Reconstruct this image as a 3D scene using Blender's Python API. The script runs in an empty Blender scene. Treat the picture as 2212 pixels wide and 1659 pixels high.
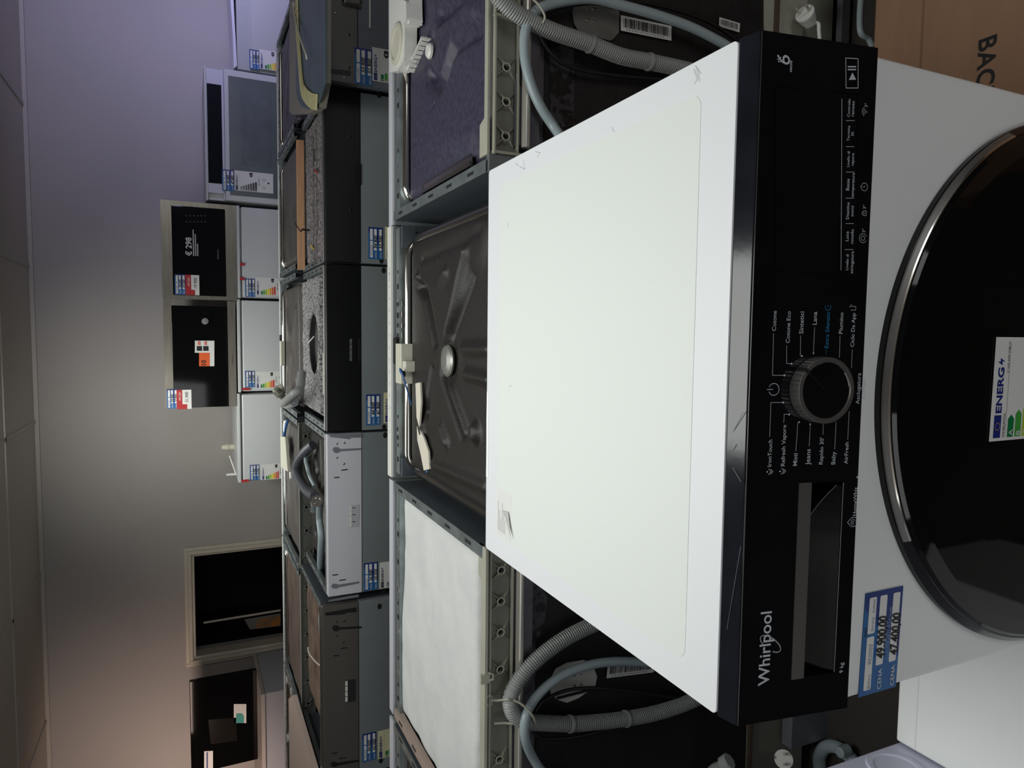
import bpy, bmesh, math, random
from mathutils import Vector, Matrix, noise
random.seed(7)
sc = bpy.context.scene
COL = sc.collection
V3 = Vector

# ---------------------------------------------------------------- camera, world, lights, exposure
F_PX, YAW, PITCH, ROLL = 1511.5443, -0.07827, 0.43352, 0.02183
CAM = V3((0.04573, -0.47718, 1.27968))
_cy, _sy, _cp, _sp = math.cos(YAW), math.sin(YAW), math.cos(PITCH), math.sin(PITCH)
_f = V3((_sy*_cp, _cy*_cp, -_sp)); _r = V3((_cy, -_sy, 0)); _d = _f.cross(_r)
_cr, _sr = math.cos(ROLL), math.sin(ROLL)
RIGHT = _cr*_r + _sr*_d; DOWN = -_sr*_r + _cr*_d; FWD = _f
cam_d = bpy.data.cameras.new('camera'); cam = bpy.data.objects.new('camera', cam_d); COL.objects.link(cam)
# the photograph was taken with the phone held sideways: picture right = down in the room
M = Matrix((DOWN, RIGHT, -FWD)).transposed().to_4x4(); M.translation = CAM
cam.matrix_world = M
cam_d.sensor_width = 36; cam_d.sensor_fit = 'HORIZONTAL'; cam_d.lens = 36*F_PX/2212; cam_d.clip_start = 0.02
sc.camera = cam

sc.view_settings.view_transform = 'Standard'; sc.view_settings.look = 'None'
sc.view_settings.gamma = 1; sc.view_settings.use_curve_mapping = False
sc.view_settings.exposure = 0.0

w = bpy.data.worlds.new('world'); sc.world = w; w.use_nodes = True
bg = w.node_tree.nodes['Background']; bg.inputs[0].default_value = (0.62, 0.70, 0.85, 1); bg.inputs[1].default_value = 0.10

def area(name, loc, rot, sx, sy, power, col, spread=math.pi):
    l = bpy.data.lights.new(name, 'AREA'); l.shape = 'RECTANGLE'; l.size = sx; l.size_y = sy
    l.energy = power; l.color = col; l.spread = spread
    o = bpy.data.objects.new(name, l); COL.objects.link(o); o.location = loc; o.rotation_euler = rot
    return o
area('ceiling_panel_light', (0.0, 0.40, 2.12), (0, 0, 0), 0.55, 1.2, 9.5, (0.98, 1.0, 0.97), 2.6)
area('aisle_fill_light', (-0.2, 1.45, 2.12), (0, 0, 0), 1.2, 0.5, 8, (0.98, 1.0, 0.98), 2.9)  # added fill light to brighten the middle row's door fronts
area('ceiling_panel_light_middle', (-0.5, 3.1, 2.12), (0, 0, 0), 1.2, 0.6, 10, (0.97, 1.0, 0.96), 2.0)
area('violet_lamp', (2.9, 2.4, 1.5), (math.radians(80), 0, math.radians(20)), 0.6, 0.4, 8, (0.58, 0.56, 1.0), 1.5)
area('warm_lamp', (-3.0, 2.9, 1.5), (math.radians(82), 0, 0), 0.6, 0.4, 4.2, (1.0, 0.74, 0.62), 1.5)
area('wall_spot_lamp', (-0.45, 3.0, 1.95), (math.radians(66), 0, 0), 0.4, 0.3, 2.3, (1.0, 1.0, 0.93), 1.35)
area('shop_window_daylight', (-1.7, -3.2, 1.75), (math.radians(76), 0, math.radians(-28)), 2.2, 1.5, 25, (0.98, 0.99, 1.0))
area('daylight_fill_right', (2.7, -3.0, 1.75), (math.radians(76), 0, math.radians(40)), 1.8, 1.5, 26, (0.98, 0.99, 1.0))  # second daylight source added to light the right-hand machine backs

# ---------------------------------------------------------------- pixel -> point on a real plane (authoring aid)
def ray(x, y):
    U, Vv = 1659-y, x
    return RIGHT*((U-829.5)/F_PX) + DOWN*((Vv-1106)/F_PX) + FWD
def at(x, y, axis, val):
    d = ray(x, y); t = (val-CAM[axis])/d[axis]
    return CAM + d*t
def AX(x, y, v): return at(x, y, 0, v)
def AY(x, y, v): return at(x, y, 1, v)
def AZ(x, y, v): return at(x, y, 2, v)

# ---------------------------------------------------------------- materials
def s2l(c):
    return tuple((v/12.92 if v <= 0.04045 else ((v+0.055)/1.055)**2.4) for v in c)
_M = {}
def mat(name, col, rough=0.5, metal=0.0, var=0.0, vscale=8, bump=0.0, bscale=60, spec=0.5, coat=0.0, col2=None, stretch=(1, 1, 1), emit=0, detail=4, ramp=(0.35, 0.65)):
    if name in _M: return _M[name]
    m = bpy.data.materials.new(name); m.use_nodes = True
    nt = m.node_tree; b = nt.nodes['Principled BSDF']
    c = s2l([v/255 for v in col])
    b.inputs['Base Color'].default_value = (*c, 1); b.inputs['Roughness'].default_value = rough
    b.inputs['Metallic'].default_value = metal; b.inputs['Specular IOR Level'].default_value = spec
    b.inputs['Coat Weight'].default_value = coat
    if emit:
        b.inputs['Emission Color'].default_value = (*c, 1); b.inputs['Emission Strength'].default_value = emit
    if var or col2 or bump:
        tc = nt.nodes.new('ShaderNodeTexCoord'); mp = nt.nodes.new('ShaderNodeMapping')
        mp.inputs['Scale'].default_value = stretch
        nt.links.new(tc.outputs['Object'], mp.inputs[0])
    if var or col2:
        n = nt.nodes.new('ShaderNodeTexNoise'); n.inputs['Scale'].default_value = vscale; n.inputs['Detail'].default_value = detail
        r = nt.nodes.new('ShaderNodeValToRGB'); nt.links.new(mp.outputs[0], n.inputs['Vector']); nt.links.new(n.outputs['Fac'], r.inputs[0])
        c2 = s2l([v/255 for v in col2]) if col2 else tuple(min(1, v*(1+var)) for v in c)
        c1 = c if col2 else tuple(v*(1-var) for v in c)
        r.color_ramp.elements[0].position = ramp[0]; r.color_ramp.elements[1].position = ramp[1]
        r.color_ramp.elements[0].color = (*c1, 1); r.color_ramp.elements[1].color = (*c2, 1)
        nt.links.new(r.outputs[0], b.inputs['Base Color'])
    if bump:
        n2 = nt.nodes.new('ShaderNodeTexNoise'); n2.inputs['Scale'].default_value = bscale; n2.inputs['Detail'].default_value = 5
        bp = nt.nodes.new('ShaderNodeBump'); bp.inputs['Strength'].default_value = bump; bp.inputs['Distance'].default_value = 0.002
        nt.links.new(mp.outputs[0], n2.inputs['Vector']); nt.links.new(n2.outputs['Fac'], bp.inputs['Height']); nt.links.new(bp.outputs[0], b.inputs['Normal'])
    _M[name] = m
    return m

WHITE = mat('white_enamel', (236, 238, 236), 0.38, var=0.01, bump=0.03, bscale=500)
LIDW = mat('lid_white', (234, 237, 240), 0.42, bump=0.02, bscale=900)
LIDI = mat('lid_inset_white', (231, 237, 232), 0.5, bump=0.03, bscale=900)
GLOSSK = mat('gloss_black', (9, 10, 14), 0.07, spec=0.5, var=0.2, vscale=20)
PANTOP = mat('panel_top_black', (20, 23, 30), 0.11, spec=0.5, var=0.25, vscale=25, bump=0.05, bscale=30)
MATTEK = mat('matte_black', (12, 12, 13), 0.7)
BLACKP = mat('black_plastic', (14, 14, 16), 0.42, bump=0.05, bscale=300)
GLASSK = mat('door_glass', (10, 9, 9), 0.05, spec=0.3)
RINGD = mat('door_dark_ring', (11, 11, 12), 0.14, spec=.35)
SILVER = mat('satin_silver', (150, 150, 148), 0.35, metal=0.9)
DSILV = mat('dark_satin_strip', (112, 108, 103), 0.45, metal=0.7)
CHROME = mat('chrome', (215, 212, 205), 0.12, metal=1.0)
STEEL = mat('brushed_steel', (142, 137, 126), 0.3, metal=0.9, var=0.12, vscale=6, stretch=(1, 1, 18))
PLG = mat('back_plate_grey', (104, 102, 108), 0.35, metal=0.4, var=.2, vscale=18)
STAIN = mat('stainless_sheet', (170, 168, 162), 0.2, metal=1.0, bump=0.15, bscale=12)
GALV = mat('galvanised_sheet', (148, 158, 158), 0.36, metal=0.75, var=0.18, vscale=22, bump=0.06, bscale=90)
GALVD = mat('dull_grey_sheet', (92, 99, 106), 0.5, metal=0.5, var=0.1, vscale=5, bump=0.04, bscale=60)
DOORG = mat('grey_painted_door', (124, 132, 133), 0.5, metal=0.0, var=0.05, vscale=6, bump=0.06, bscale=600)
DOORD = mat('anthracite_door', (104, 110, 118), 0.5, metal=0.05, var=0.05, vscale=6, bump=0.06, bscale=600)
BROWNP = mat('grey_brown_plastic', (84, 79, 74), 0.55, bump=0.05, bscale=400)
BITUM = mat('bitumen_brown', (34, 32, 29), 0.46, spec=.35, vscale=120, bump=0.3, bscale=260, col2=(42, 39, 36))
BITVREFL = mat('bitumen_violet_reflection', (52, 50, 66), 0.45, spec=.4, bump=0.3, bscale=200, col2=(68, 66, 86), vscale=90)  # violet reflection painted into the bitumen colour
BITBLK = mat('bitumen_black', (15, 14, 15), 0.55, bump=0.5, bscale=45, col2=(26, 25, 26), vscale=35)
BITSHN = mat('bitumen_patch', (58, 58, 62), 0.4, bump=0.9, bscale=60, col2=(16, 16, 17), vscale=55, ramp=(0.48, 0.54))
WOOL = mat('white_felt', (206, 208, 206), 0.95, bump=0.8, bscale=60, col2=(214, 216, 213), vscale=14)
FELT = mat('grey_felt', (52, 49, 52), 0.95, bump=1.0, bscale=110, col2=(168, 160, 162), vscale=85, detail=8, stretch=(1, 1.3, 1), ramp=(0.36, 0.66))
RIBP = mat('khaki_plastic', (166, 166, 150), 0.45, var=0.06, vscale=12)
RIBD = mat('khaki_plastic_dark', (126, 126, 114), 0.5, var=0.06, vscale=12)
CREAM = mat('cream_plastic', (205, 203, 186), 0.4)
WPLAS = mat('white_plastic', (226, 227, 220), 0.35)
HOSEG = mat('grey_hose', (156, 170, 174), 0.35)
HOSEC = mat('corrugated_grey', (150, 153, 150), 0.45)
CABLE = mat('black_cable', (26, 26, 30), 0.3)
WALLM = mat('wall_paint', (178, 173, 169), 0.85, bump=0.15, bscale=220, var=0.02, vscale=2)
PAPER = mat('paper_white', (228, 228, 224), 0.6)
PAPERY = mat('paper_yellowish', (222, 218, 176), 0.6)
BLUE1 = mat('label_blue', (34, 98, 160), 0.4)
BLUE2 = mat('label_navy', (20, 52, 122), 0.4)
INK = mat('ink_black', (12, 12, 14), 0.5)
INKB = mat('ink_pale', (120, 122, 140), 0.6)
EUB = mat('eu_blue', (24, 38, 120), 0.5)
EUBX = mat('eu_grey', (50, 52, 60), 0.5)
YEL = mat('star_yellow', (230, 200, 60), 0.5)
ARR = [mat('arrow_%s' % n, c, 0.5) for n, c in (('a', (0, 120, 60)), ('b', (70, 160, 60)), ('c', (170, 200, 50)), ('d', (240, 225, 40)), ('e', (240, 175, 40)), ('f', (225, 110, 45)), ('g', (210, 50, 40)))]
ARRG = [mat('arrow_grey_%d' % k, (60+k*14,)*3, 0.5) for k in range(7)]
PRINT = mat('panel_print', (190, 196, 200), 0.5)
PRINTB = mat('panel_print_blue', (40, 120, 165), 0.5)
RED = mat('label_red', (180, 36, 40), 0.45)
ORANGE = mat('label_orange', (228, 96, 36), 0.45)
TEAL = mat('label_teal', (60, 160, 150), 0.45)
CARD = mat('cardboard', (138, 106, 82), 0.85, var=0.04, vscale=9, bump=0.1, bscale=40, stretch=(1, 6, 1))
WOOD = mat('pale_wood', (190, 146, 110), 0.6, var=0.12, vscale=12, stretch=(1, 12, 12))
FLOORM = mat('floor_tile', (62, 58, 54), 0.75, spec=0.2, var=0.12, vscale=3)
FRGL = mat('grey_glass', (88, 98, 102), 0.3, col2=(104, 112, 112), vscale=3)
FRIDGE = mat('fridge_white', (205, 208, 208), 0.4)
TEALM = mat('teal_sheet', (70, 92, 98), 0.4, metal=0.4, var=0.15, vscale=9)
CREAMS = mat('cream_seal', (205, 198, 150), 0.6)
BEIGES = mat('beige_sheet', (140, 136, 126), 0.5, metal=0.3)
BLUEW = mat('blue_wire', (40, 90, 150), 0.4)
SCUFF = mat('scuff_grey', (196, 198, 196), 0.7)
SMUDGE = mat('smudge_dark', (62, 68, 70), 0.5)
FRAMEM = mat('window_frame_grey', (206, 198, 182), 0.5)
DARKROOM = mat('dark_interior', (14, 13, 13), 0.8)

# ---------------------------------------------------------------- mesh builder
def cat_rom(pts, sub=8, closed=False):
    P = [V3(p) for p in pts]; n = len(P); out = []
    rng = range(n if closed else n-1)
    for i in rng:
        if closed: a, b, c, d = P[(i-1) % n], P[i], P[(i+1) % n], P[(i+2) % n]
        else: a, b, c, d = P[max(i-1, 0)], P[i], P[i+1], P[min(i+2, n-1)]
        for k in range(sub):
            t = k/sub
            out.append(0.5*((2*b)+(c-a)*t+(2*a-5*b+4*c-d)*t*t+(3*b-a-3*c+d)*t**3))
    if not closed: out.append(P[-1])
    return out
_font_cache = {}
def text_mesh(s, bold=0.0, shear=0.0, spacing=1.0):
    k = (s, bold, shear, spacing)
    if k in _font_cache: return _font_cache[k]
    c = bpy.data.curves.new('t', 'FONT'); c.body = s; c.size = 1; c.offset = bold; c.shear = shear; c.resolution_u = 3; c.space_character = spacing
    o = bpy.data.objects.new('t', c); COL.objects.link(o)
    bpy.context.view_layer.update()
    me = o.evaluated_get(bpy.context.evaluated_depsgraph_get()).to_mesh()
    vs = [v.co.copy() for v in me.vertices]; fs = [tuple(p.vertices) for p in me.polygons]
    o.evaluated_get(bpy.context.evaluated_depsgraph_get()).to_mesh_clear()
    bpy.data.objects.remove(o); bpy.data.curves.remove(c)
    _font_cache[k] = (vs, fs)
    return vs, fs

class MB:
    def __init__(s): s.v = []; s.f = []; s.m = []; s.mats = []; s.sm = []
    def mi(s, m):
        if m not in s.mats: s.mats.append(m)
        return s.mats.index(m)
    def add(s, vs, fs, m, smooth=False):
        b = len(s.v); s.v += [V3(v) for v in vs]; k = s.mi(m)
        for f in fs: s.f.append(tuple(b+i for i in f)); s.m.append(k); s.sm.append(smooth)
        return s
    def box(s, x0, x1, y0, y1, z0, z1, m):
        vs = [(x, y, z) for z in (z0, z1) for y in (y0, y1) for x in (x0, x1)]
        return s.add(vs, [(0, 2, 3, 1), (4, 5, 7, 6), (0, 1, 5, 4), (2, 6, 7, 3), (0, 4, 6, 2), (1, 3, 7, 5)], m)
    def prism(s, poly, ext, m, smooth=False):
        """closed solid: 3D polygon pushed along ext"""
        P = [V3(p) for p in poly]; e = V3(ext); n = len(P)
        nrm = V3((0, 0, 0))
        for i in range(n): nrm += P[i].cross(P[(i+1) % n])
        if nrm.dot(e) > 0: P = P[::-1]
        vs = P+[p+e for p in P]
        s.add(vs, [tuple(range(n)), tuple(range(2*n-1, n-1, -1))], m)
        return s.add(vs, [(i, i+n, (i+1) % n+n, (i+1) % n) for i in range(n)], m, smooth)
    def bar(s, a, b, w, h, m, up=(0, 0, 1)):
        a, b = V3(a), V3(b); d = (b-a).normalized(); u = V3(up); sd = d.cross(u)
        if sd.length < 1e-5: sd = d.cross(V3((1, 0, 0)))
        sd.normalize(); u = sd.cross(d)
        q = [a+sd*w/2*i+u*h/2*j for i, j in ((-1, -1), (1, -1), (1, 1), (-1, 1))]
        return s.prism(q, b-a, m)
    def tube(s, pts, r, m, n=12, rf=None, closed=False, caps=True):
        P = [V3(p) for p in pts]; N = len(P); rings = []; vs = []
        t0 = (P[1]-P[0]).normalized(); u = t0.orthogonal().normalized()
        for i in range(N):
            if closed: t = (P[(i+1) % N]-P[i-1]).normalized()
            else: t = (P[min(i+1, N-1)]-P[max(i-1, 0)]).normalized()
            u = (u-t*u.dot(t)).normalized(); w_ = t.cross(u)
            rr = rf(i) if rf else r
            for k in range(n):
                a = 2*math.pi*k/n; vs.append(P[i]+(u*math.cos(a)+w_*math.sin(a))*rr)
        fs = []
        for i in range(N if closed else N-1):
            j = (i+1) % N
            for k in range(n): fs.append((i*n+k, i*n+(k+1) % n, j*n+(k+1) % n, j*n+k))
        s.add(vs, fs, m, True)
        if caps and not closed:
            s.add(vs[:n], [tuple(range(n-1, -1, -1))], m); s.add(vs[-n:], [tuple(range(n))], m)
        return s
    def lathe(s, c, axis, prof, m, n=32, ms=None, caps=True):
        """prof: (radius, distance along axis)"""
        c = V3(c); ax = V3(axis).normalized(); u = ax.orthogonal().normalized(); w_ = ax.cross(u); vs = []
        for r, h in prof:
            for k in range(n):
                a = 2*math.pi*k/n; vs.append(c+ax*h+(u*math.cos(a)+w_*math.sin(a))*r)
        for i in range(len(prof)-1):
            mm = ms[i] if ms else m
            s.add(vs[i*n:(i+2)*n], [(k, (k+1) % n, n+(k+1) % n, n+k) for k in range(n)], mm, True)
        if not caps: return s
        if prof[0][0] > 0: s.add(vs[:n], [tuple(range(n-1, -1, -1))], m)
        if prof[-1][0] > 0: s.add(vs[-n:], [tuple(range(n))], ms[-1] if ms else m)
        return s
    def cyl(s, a, b, r, m, n=16):
        a, b = V3(a), V3(b); return s.lathe(a, b-a, [(r, 0), (r, (b-a).length)], m, n)
    def poly(s, pts, m): return s.add(pts, [tuple(range(len(pts)))], m)
    def disc(s, c, n_, r, m, n=20):
        c = V3(c); ax = V3(n_).normalized(); u = ax.orthogonal().normalized(); w_ = ax.cross(u)
        return s.poly([c+(u*math.cos(2*math.pi*k/n)+w_*math.sin(2*math.pi*k/n))*r for k in range(n)], m)
    def line(s, pts, wd, nrm, m):
        """flat stroke lying on a surface"""
        n_ = V3(nrm).normalized()
        for a, b in zip(pts[:-1], pts[1:]):
            a, b = V3(a), V3(b); d = b-a
            if d.length < 1e-6: continue
            sd = n_.cross(d).normalized()*wd/2; e = d.normalized()*wd*0.3
            s.poly([a-e+sd*-1, b+e-sd, b+e+sd, a-e+sd], m)
        return s
    def text(s, st, o, ux, uy, m, size=None, width=None, bold=0.0, shear=0.0, align='L', spacing=1.0, height=None):
        vs, fs = text_mesh(st, bold, shear, spacing)
        if not vs: return s
        x0 = min(v.x for v in vs); x1 = max(v.x for v in vs)
        k = size if size else 1
        kx = ky = k
        if width: kx = width/(x1-x0); ky = height if height else kx
        o, ux, uy = V3(o), V3(ux), V3(uy)
        dx = {'L': x0, 'C': (x0+x1)/2, 'R': x1}[align]
        return s.add([o+ux*((v.x-dx)*kx)+uy*(v.y*ky) for v in vs], fs, m)
    def grid(s, fn, nu, nv, m, smooth=True):
        vs = [fn(i/nu, j/nv) for j in range(nv+1) for i in range(nu+1)]
        fs = [(j*(nu+1)+i, j*(nu+1)+i+1, (j+1)*(nu+1)+i+1, (j+1)*(nu+1)+i) for j in range(nv) for i in range(nu)]
        return s.add(vs, fs, m, smooth)
    def build(s, name, parent=None, bevel=0.0, bseg=2, weld=False, solid=0):
        me = bpy.data.meshes.new(name); off = parent_off(parent)
        me.from_pydata([v-off for v in s.v], [], s.f)
        for m in s.mats: me.materials.append(m)
        me.polygons.foreach_set('material_index', s.m); me.polygons.foreach_set('use_smooth', s.sm); me.update()
        if weld:
            bm = bmesh.new(); bm.from_mesh(me); bmesh.ops.remove_doubles(bm, verts=bm.verts, dist=1e-5); bm.to_mesh(me); bm.free()
        o = bpy.data.objects.new(name, me); COL.objects.link(o)
        if parent: o.parent = parent
        if bevel:
            b = o.modifiers.new('bevel', 'BEVEL'); b.width = bevel; b.segments = bseg; b.limit_method = 'ANGLE'; b.angle_limit = math.radians(40); b.harden_normals = False
        return o
def parent_off(p):
    off = V3((0, 0, 0))
    while p: off = off+p.location; p = p.parent
    return off
def thing(name, label, cat, loc=(0, 0, 0), group=None):
    o = bpy.data.objects.new(name, None); o.empty_display_size = 0.05; COL.objects.link(o); o.location = loc
    o['label'] = label; o['category'] = cat
    if group: o['group'] = group
    return o
def tag(o, label, cat, group=None):
    o['label'] = label; o['category'] = cat
    if group: o['group'] = group
    return o
def struct(mb, name, **k):
    o = mb.build(name, **k); o['kind'] = 'structure'; return o
def rrect(x0, x1, y0, y1, r, n=5):
    out = []
    for cx_, cy_, a0 in ((x1-r, y1-r, 0), (x0+r, y1-r, 90), (x0+r, y0+r, 180), (x1-r, y0+r, 270)):
        for k in range(n+1):
            a = math.radians(a0+90*k/n); out.append((cx_+r*math.cos(a), cy_+r*math.sin(a)))
    return out

class Card:
    """flat printed card on a surface; local coords in 0..w, 0..h, y up"""
    def __init__(s, o, ux, uy, wd, h, off=0.0004):
        s.o, s.ux, s.uy = V3(o), V3(ux).normalized(), V3(uy).normalized(); s.n = s.ux.cross(s.uy); s.w, s.h, s.off = wd, h, off; s.mb = MB()
    def p(s, x, y, l=1): return s.o+s.ux*x+s.uy*y+s.n*s.off*l
    def base(s, m, th=0.0004, poly=None):
        q = poly or [(0, 0), (s.w, 0), (s.w, s.h), (0, s.h)]
        s.mb.prism([s.o+s.ux*a+s.uy*b for a, b in q], s.n*th, m)
        s.off = th if s.off < th else s.off
    def rect(s, x0, x1, y0, y1, m, l=1.5, r=0):
        if r: s.mb.poly([s.p(a, b, l) for a, b in rrect(x0, x1, y0, y1, r, 3)], m)
        else: s.mb.poly([s.p(a, b, l) for a, b in ((x0, y0), (x1, y0), (x1, y1), (x0, y1))], m)
    def pol(s, pts, m, l=1.5): s.mb.poly([s.p(a, b, l) for a, b in pts], m)
    def txt(s, st, x, y, m, l=2, **k): s.mb.text(st, s.p(x, y, l), s.ux, s.uy, m, **k)

def price_label(parent, tl, wd, h, ux=(1, 0, 0), uy=(0, 0, 1), p1='', p2='', sky=BLUE1, code='', extra=True, name='price_label'):
    uyv = V3(uy).normalized(); c = Card(V3(tl)-uyv*h, ux, uy, wd, h); c.base(sky)
    W_, H_ = wd, h
    c.pol([(W_*.30, 0), (W_, 0), (W_, H_), (W_*.86, H_)], BLUE2, 1.2)
    c.rect(W_*.05, W_*.57, H_*.70, H_*.89, PAPER, 1.6, H_*.03); c.rect(W_*.60, W_*.95, H_*.70, H_*.89, PAPER, 1.6, H_*.03)
    c.rect(W_*.27, W_*.95, H_*.42, H_*.61, PAPER, 1.6, H_*.03); c.rect(W_*.27, W_*.95, H_*.07, H_*.26, PAPER, 1.6, H_*.03)
    c.txt('CENA', W_*.03, H_*.43, PAPER, width=W_*.2); c.txt('CENA', W_*.03, H_*.08, PAPER, width=W_*.2)
    if extra:
        c.txt('POPUST ZA', W_*.43, H_*.345, mat('label_faint', (150, 180, 215), 0.5), width=W_*.26); c.txt('GOTOVINSKO PLAĆANJE', W_*.3, H_*.275, mat('label_faint', (150, 180, 215), 0.5), width=W_*.52)
        c.txt('ŠIFRA', W_*.58, H_*.905, INK, width=W_*.09, bold=.01)
        c.txt('Bubanj', W_*.06, H_*.73, INKB, width=W_*.14, shear=.2); c.txt('902005', W_*.30, H_*.73, INKB, width=W_*.2, shear=.2)
        c.txt('Gorenji', W_*.62, H_*.74, INKB, width=W_*.14, shear=.2); c.txt('bubanj', W_*.8, H_*.74, INKB, width=W_*.13, shear=.2)
    else:
        c.txt(code or 'model', W_*.1, H_*.73, INKB, width=W_*.35, shear=.2)
    if p1: c.txt(p1, W_*.33, H_*.40, INK, 3, width=W_*.42, bold=.03, shear=.22, height=H_*.31)
    if p2: c.txt(p2, W_*.33, H_*.04, INK, 3, width=W_*.42, bold=.03, shear=.22, height=H_*.31)
    return c.mb.build(name, parent)
def energy_label(parent, tl, wd, h, ux=(1, 0, 0), uy=(0, 0, 1), paper=PAPER, cls='D', arrows=7, grey=False, brand='', model='', full=True, name='energy_label', letters=True):
    uyv = V3(uy).normalized(); c = Card(V3(tl)-uyv*h, ux, uy, wd, h); c.base(paper)
    W_ = wd; T = h
    fl = EUBX if grey else EUB
    c.rect(W_*.03, W_*.25, T-W_*.16, T-W_*.05, fl)
    for k in range(12):
        a = k*math.pi/6; cx_, cy_ = W_*.14+math.cos(a)*W_*.035, T-W_*.105+math.sin(a)*W_*.035
        c.mb.disc(c.p(cx_, cy_, 2), c.n, W_*.005, YEL if not grey else PAPER, 6)
    c.txt('ENERG', W_*.27, T-W_*.15, fl, width=W_*.44, bold=.03, height=W_*.125)
    c.pol([(W_*.73, T-W_*.12), (W_*.765, T-W_*.045), (W_*.765, T-W_*.09), (W_*.80, T-W_*.085), (W_*.765, T-W_*.16), (W_*.77, T-W_*.11)], fl, 2)
    c.rect(W_*.03, W_*.95, T-W_*.235, T-W_*.232, EUBX, 2)
    if brand: c.txt(brand, W_*.03, T-W_*.22, INK, width=W_*.24)
    if model: c.txt(model, W_*.66, T-W_*.225, INK, width=W_*.3)
    hh = W_*.105
    for k in range(arrows):
        y1 = T-W_*.27-k*hh*1.12; y0 = y1-hh*.9; L = W_*(.22+.045*k)
        if y0 < 0: y0 = max(0.0005, y0)
        if y1 < hh*.3: break
        m_ = ARRG[6-k] if grey else ARR[k]
        c.pol([(W_*.03, y0), (W_*.03+L-hh*.4, y0), (W_*.03+L, (y0+y1)/2), (W_*.03+L-hh*.4, y1), (W_*.03, y1)], m_)
        if letters and y1-y0 > hh*.8: c.txt('ABCDEFG'[k], W_*.045, y0+hh*.12, PAPER, size=hh*.85)
    k = 'ABCDEFG'.index(cls); yc = T-W_*.27-k*hh*1.12-hh*.5
    if yc > hh:
        c.pol([(W_*.72, yc), (W_*.78, yc-hh*.7), (W_*.95, yc-hh*.7), (W_*.95, yc+hh*.7), (W_*.78, yc+hh*.7)], INK, 2); c.txt(cls, W_*.81, yc-hh*.4, PAPER, 3, size=hh*1.2)
    yb = T-W_*.27-7*hh*1.12-W_*.12
    if full and yb > 0: c.txt('238 kWh', W_*.3, yb, INK, width=W_*.4)
    if full and yb-W_*.2 > 0:
        for q in (.25, .65): c.rect(W_*q-W_*.06, W_*q+W_*.06, yb-W_*.26, yb-W_*.14, EUBX, 2); c.rect(W_*q-W_*.045, W_*q+W_*.045, yb-W_*.245, yb-W_*.155, paper, 3)
        if yb-W_*.5 > 0: c.mb.disc(c.p(W_*.5, yb-W_*.42, 2), c.n, W_*.05, EUBX, 12)
    return c.mb.build(name, parent)

# ---------------------------------------------------------------- the room
WY = 4.65; CZ = 2.14
WX0, WX1, WZ0, WZ1 = -2.20, -1.462, 0.35, 1.285          # opening of the hatch window
b = MB()
b.box(-5.2, WX0, WY, WY+.2, 0, CZ, WALLM).box(WX1, 3.4, WY, WY+.2, 0, CZ, WALLM).box(WX0, WX1, WY, WY+.2, WZ1, CZ, WALLM).box(WX0, WX1, WY, WY+.2, 0, WZ0, WALLM)
struct(b, 'wall_back')
struct(MB().box(-5.4, -5.2, -3.5, WY+.2, 0, CZ, WALLM), 'wall_left')
struct(MB().box(3.4, 3.6, -3.5, WY+.2, 0, CZ, WALLM), 'wall_right')
struct(MB().box(-5.4, 3.6, -3.5, WY+.2, -.1, 0, FLOORM), 'floor')
CEILM = mat('ceiling_tile', (196, 188, 178), 0.9, bump=0.3, bscale=120)
CEILB = mat('ceiling_bar', (190, 184, 176), 0.6)
b = MB().box(-5.4, 3.6, -3.5, WY+.2, CZ, CZ+.1, CEILM)
for k in range(-4, 4): x = .43+.955*k; b.box(x-.011, x+.011, -3.5, WY, CZ-.006, CZ, CEILB)
for k in range(9): y = 3.85-.95*k; b.box(-5.2, 3.4, y-.011, y+.011, CZ-.006, CZ, CEILB)
struct(b, 'ceiling')
struct(MB().box(-5.2, 3.4, WY-.022, WY, CZ-.022, CZ, CEILB), 'trim_1')
# hatch window: stepped frame around a dark opening
b = MB()
for k, (o_, y0, y1) in enumerate(((.045, -.02, .0), (.022, -.035, .06), (0.0, -.012, .10))):
    i_ = o_-.024 if k < 2 else -.02
    b.box(WX0-o_, WX0-i_, WY+y0, WY+y1, WZ0-o_, WZ1+o_, FRAMEM).box(WX1+i_, WX1+o_, WY+y0, WY+y1, WZ0-o_, WZ1+o_, FRAMEM)
    b.box(WX0-i_, WX1+i_, WY+y0, WY+y1, WZ1+i_, WZ1+o_, FRAMEM).box(WX0-i_, WX1+i_, WY+y0, WY+y1, WZ0-o_, WZ0-i_, FRAMEM)
wf = struct(b, 'window_1', bevel=.004)
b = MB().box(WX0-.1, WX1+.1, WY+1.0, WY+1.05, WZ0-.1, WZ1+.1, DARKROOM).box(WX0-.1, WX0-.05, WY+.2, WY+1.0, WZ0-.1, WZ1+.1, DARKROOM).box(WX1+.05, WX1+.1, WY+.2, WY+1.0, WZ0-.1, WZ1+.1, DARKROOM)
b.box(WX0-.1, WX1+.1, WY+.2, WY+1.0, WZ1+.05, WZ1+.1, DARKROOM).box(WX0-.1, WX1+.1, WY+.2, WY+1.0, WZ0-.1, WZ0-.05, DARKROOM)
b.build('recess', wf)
b = MB(); pw = WY+.14
b.bar(AY(440, 1345, pw), AY(606, 1318, pw), .012, .012, FRAMEM, up=(0, 1, 0)); b.build('inner_rail', wf)
b = MB(); b.prism([AY(528, 1338, pw), AY(606, 1325, pw), AY(606, 1352, pw), AY(540, 1360, pw)], V3((0, .003, 0)), mat('poster_grey', (120, 116, 110), .6))
b.prism([AY(556, 1340, pw-.002), AY(606, 1328, pw-.002), AY(606, 1350, pw-.002), AY(552, 1358, pw-.002)], V3((0, .002, 0)), mat('poster_orange', (190, 120, 40), .6, col2=(120, 100, 80), vscale=9))
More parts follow.
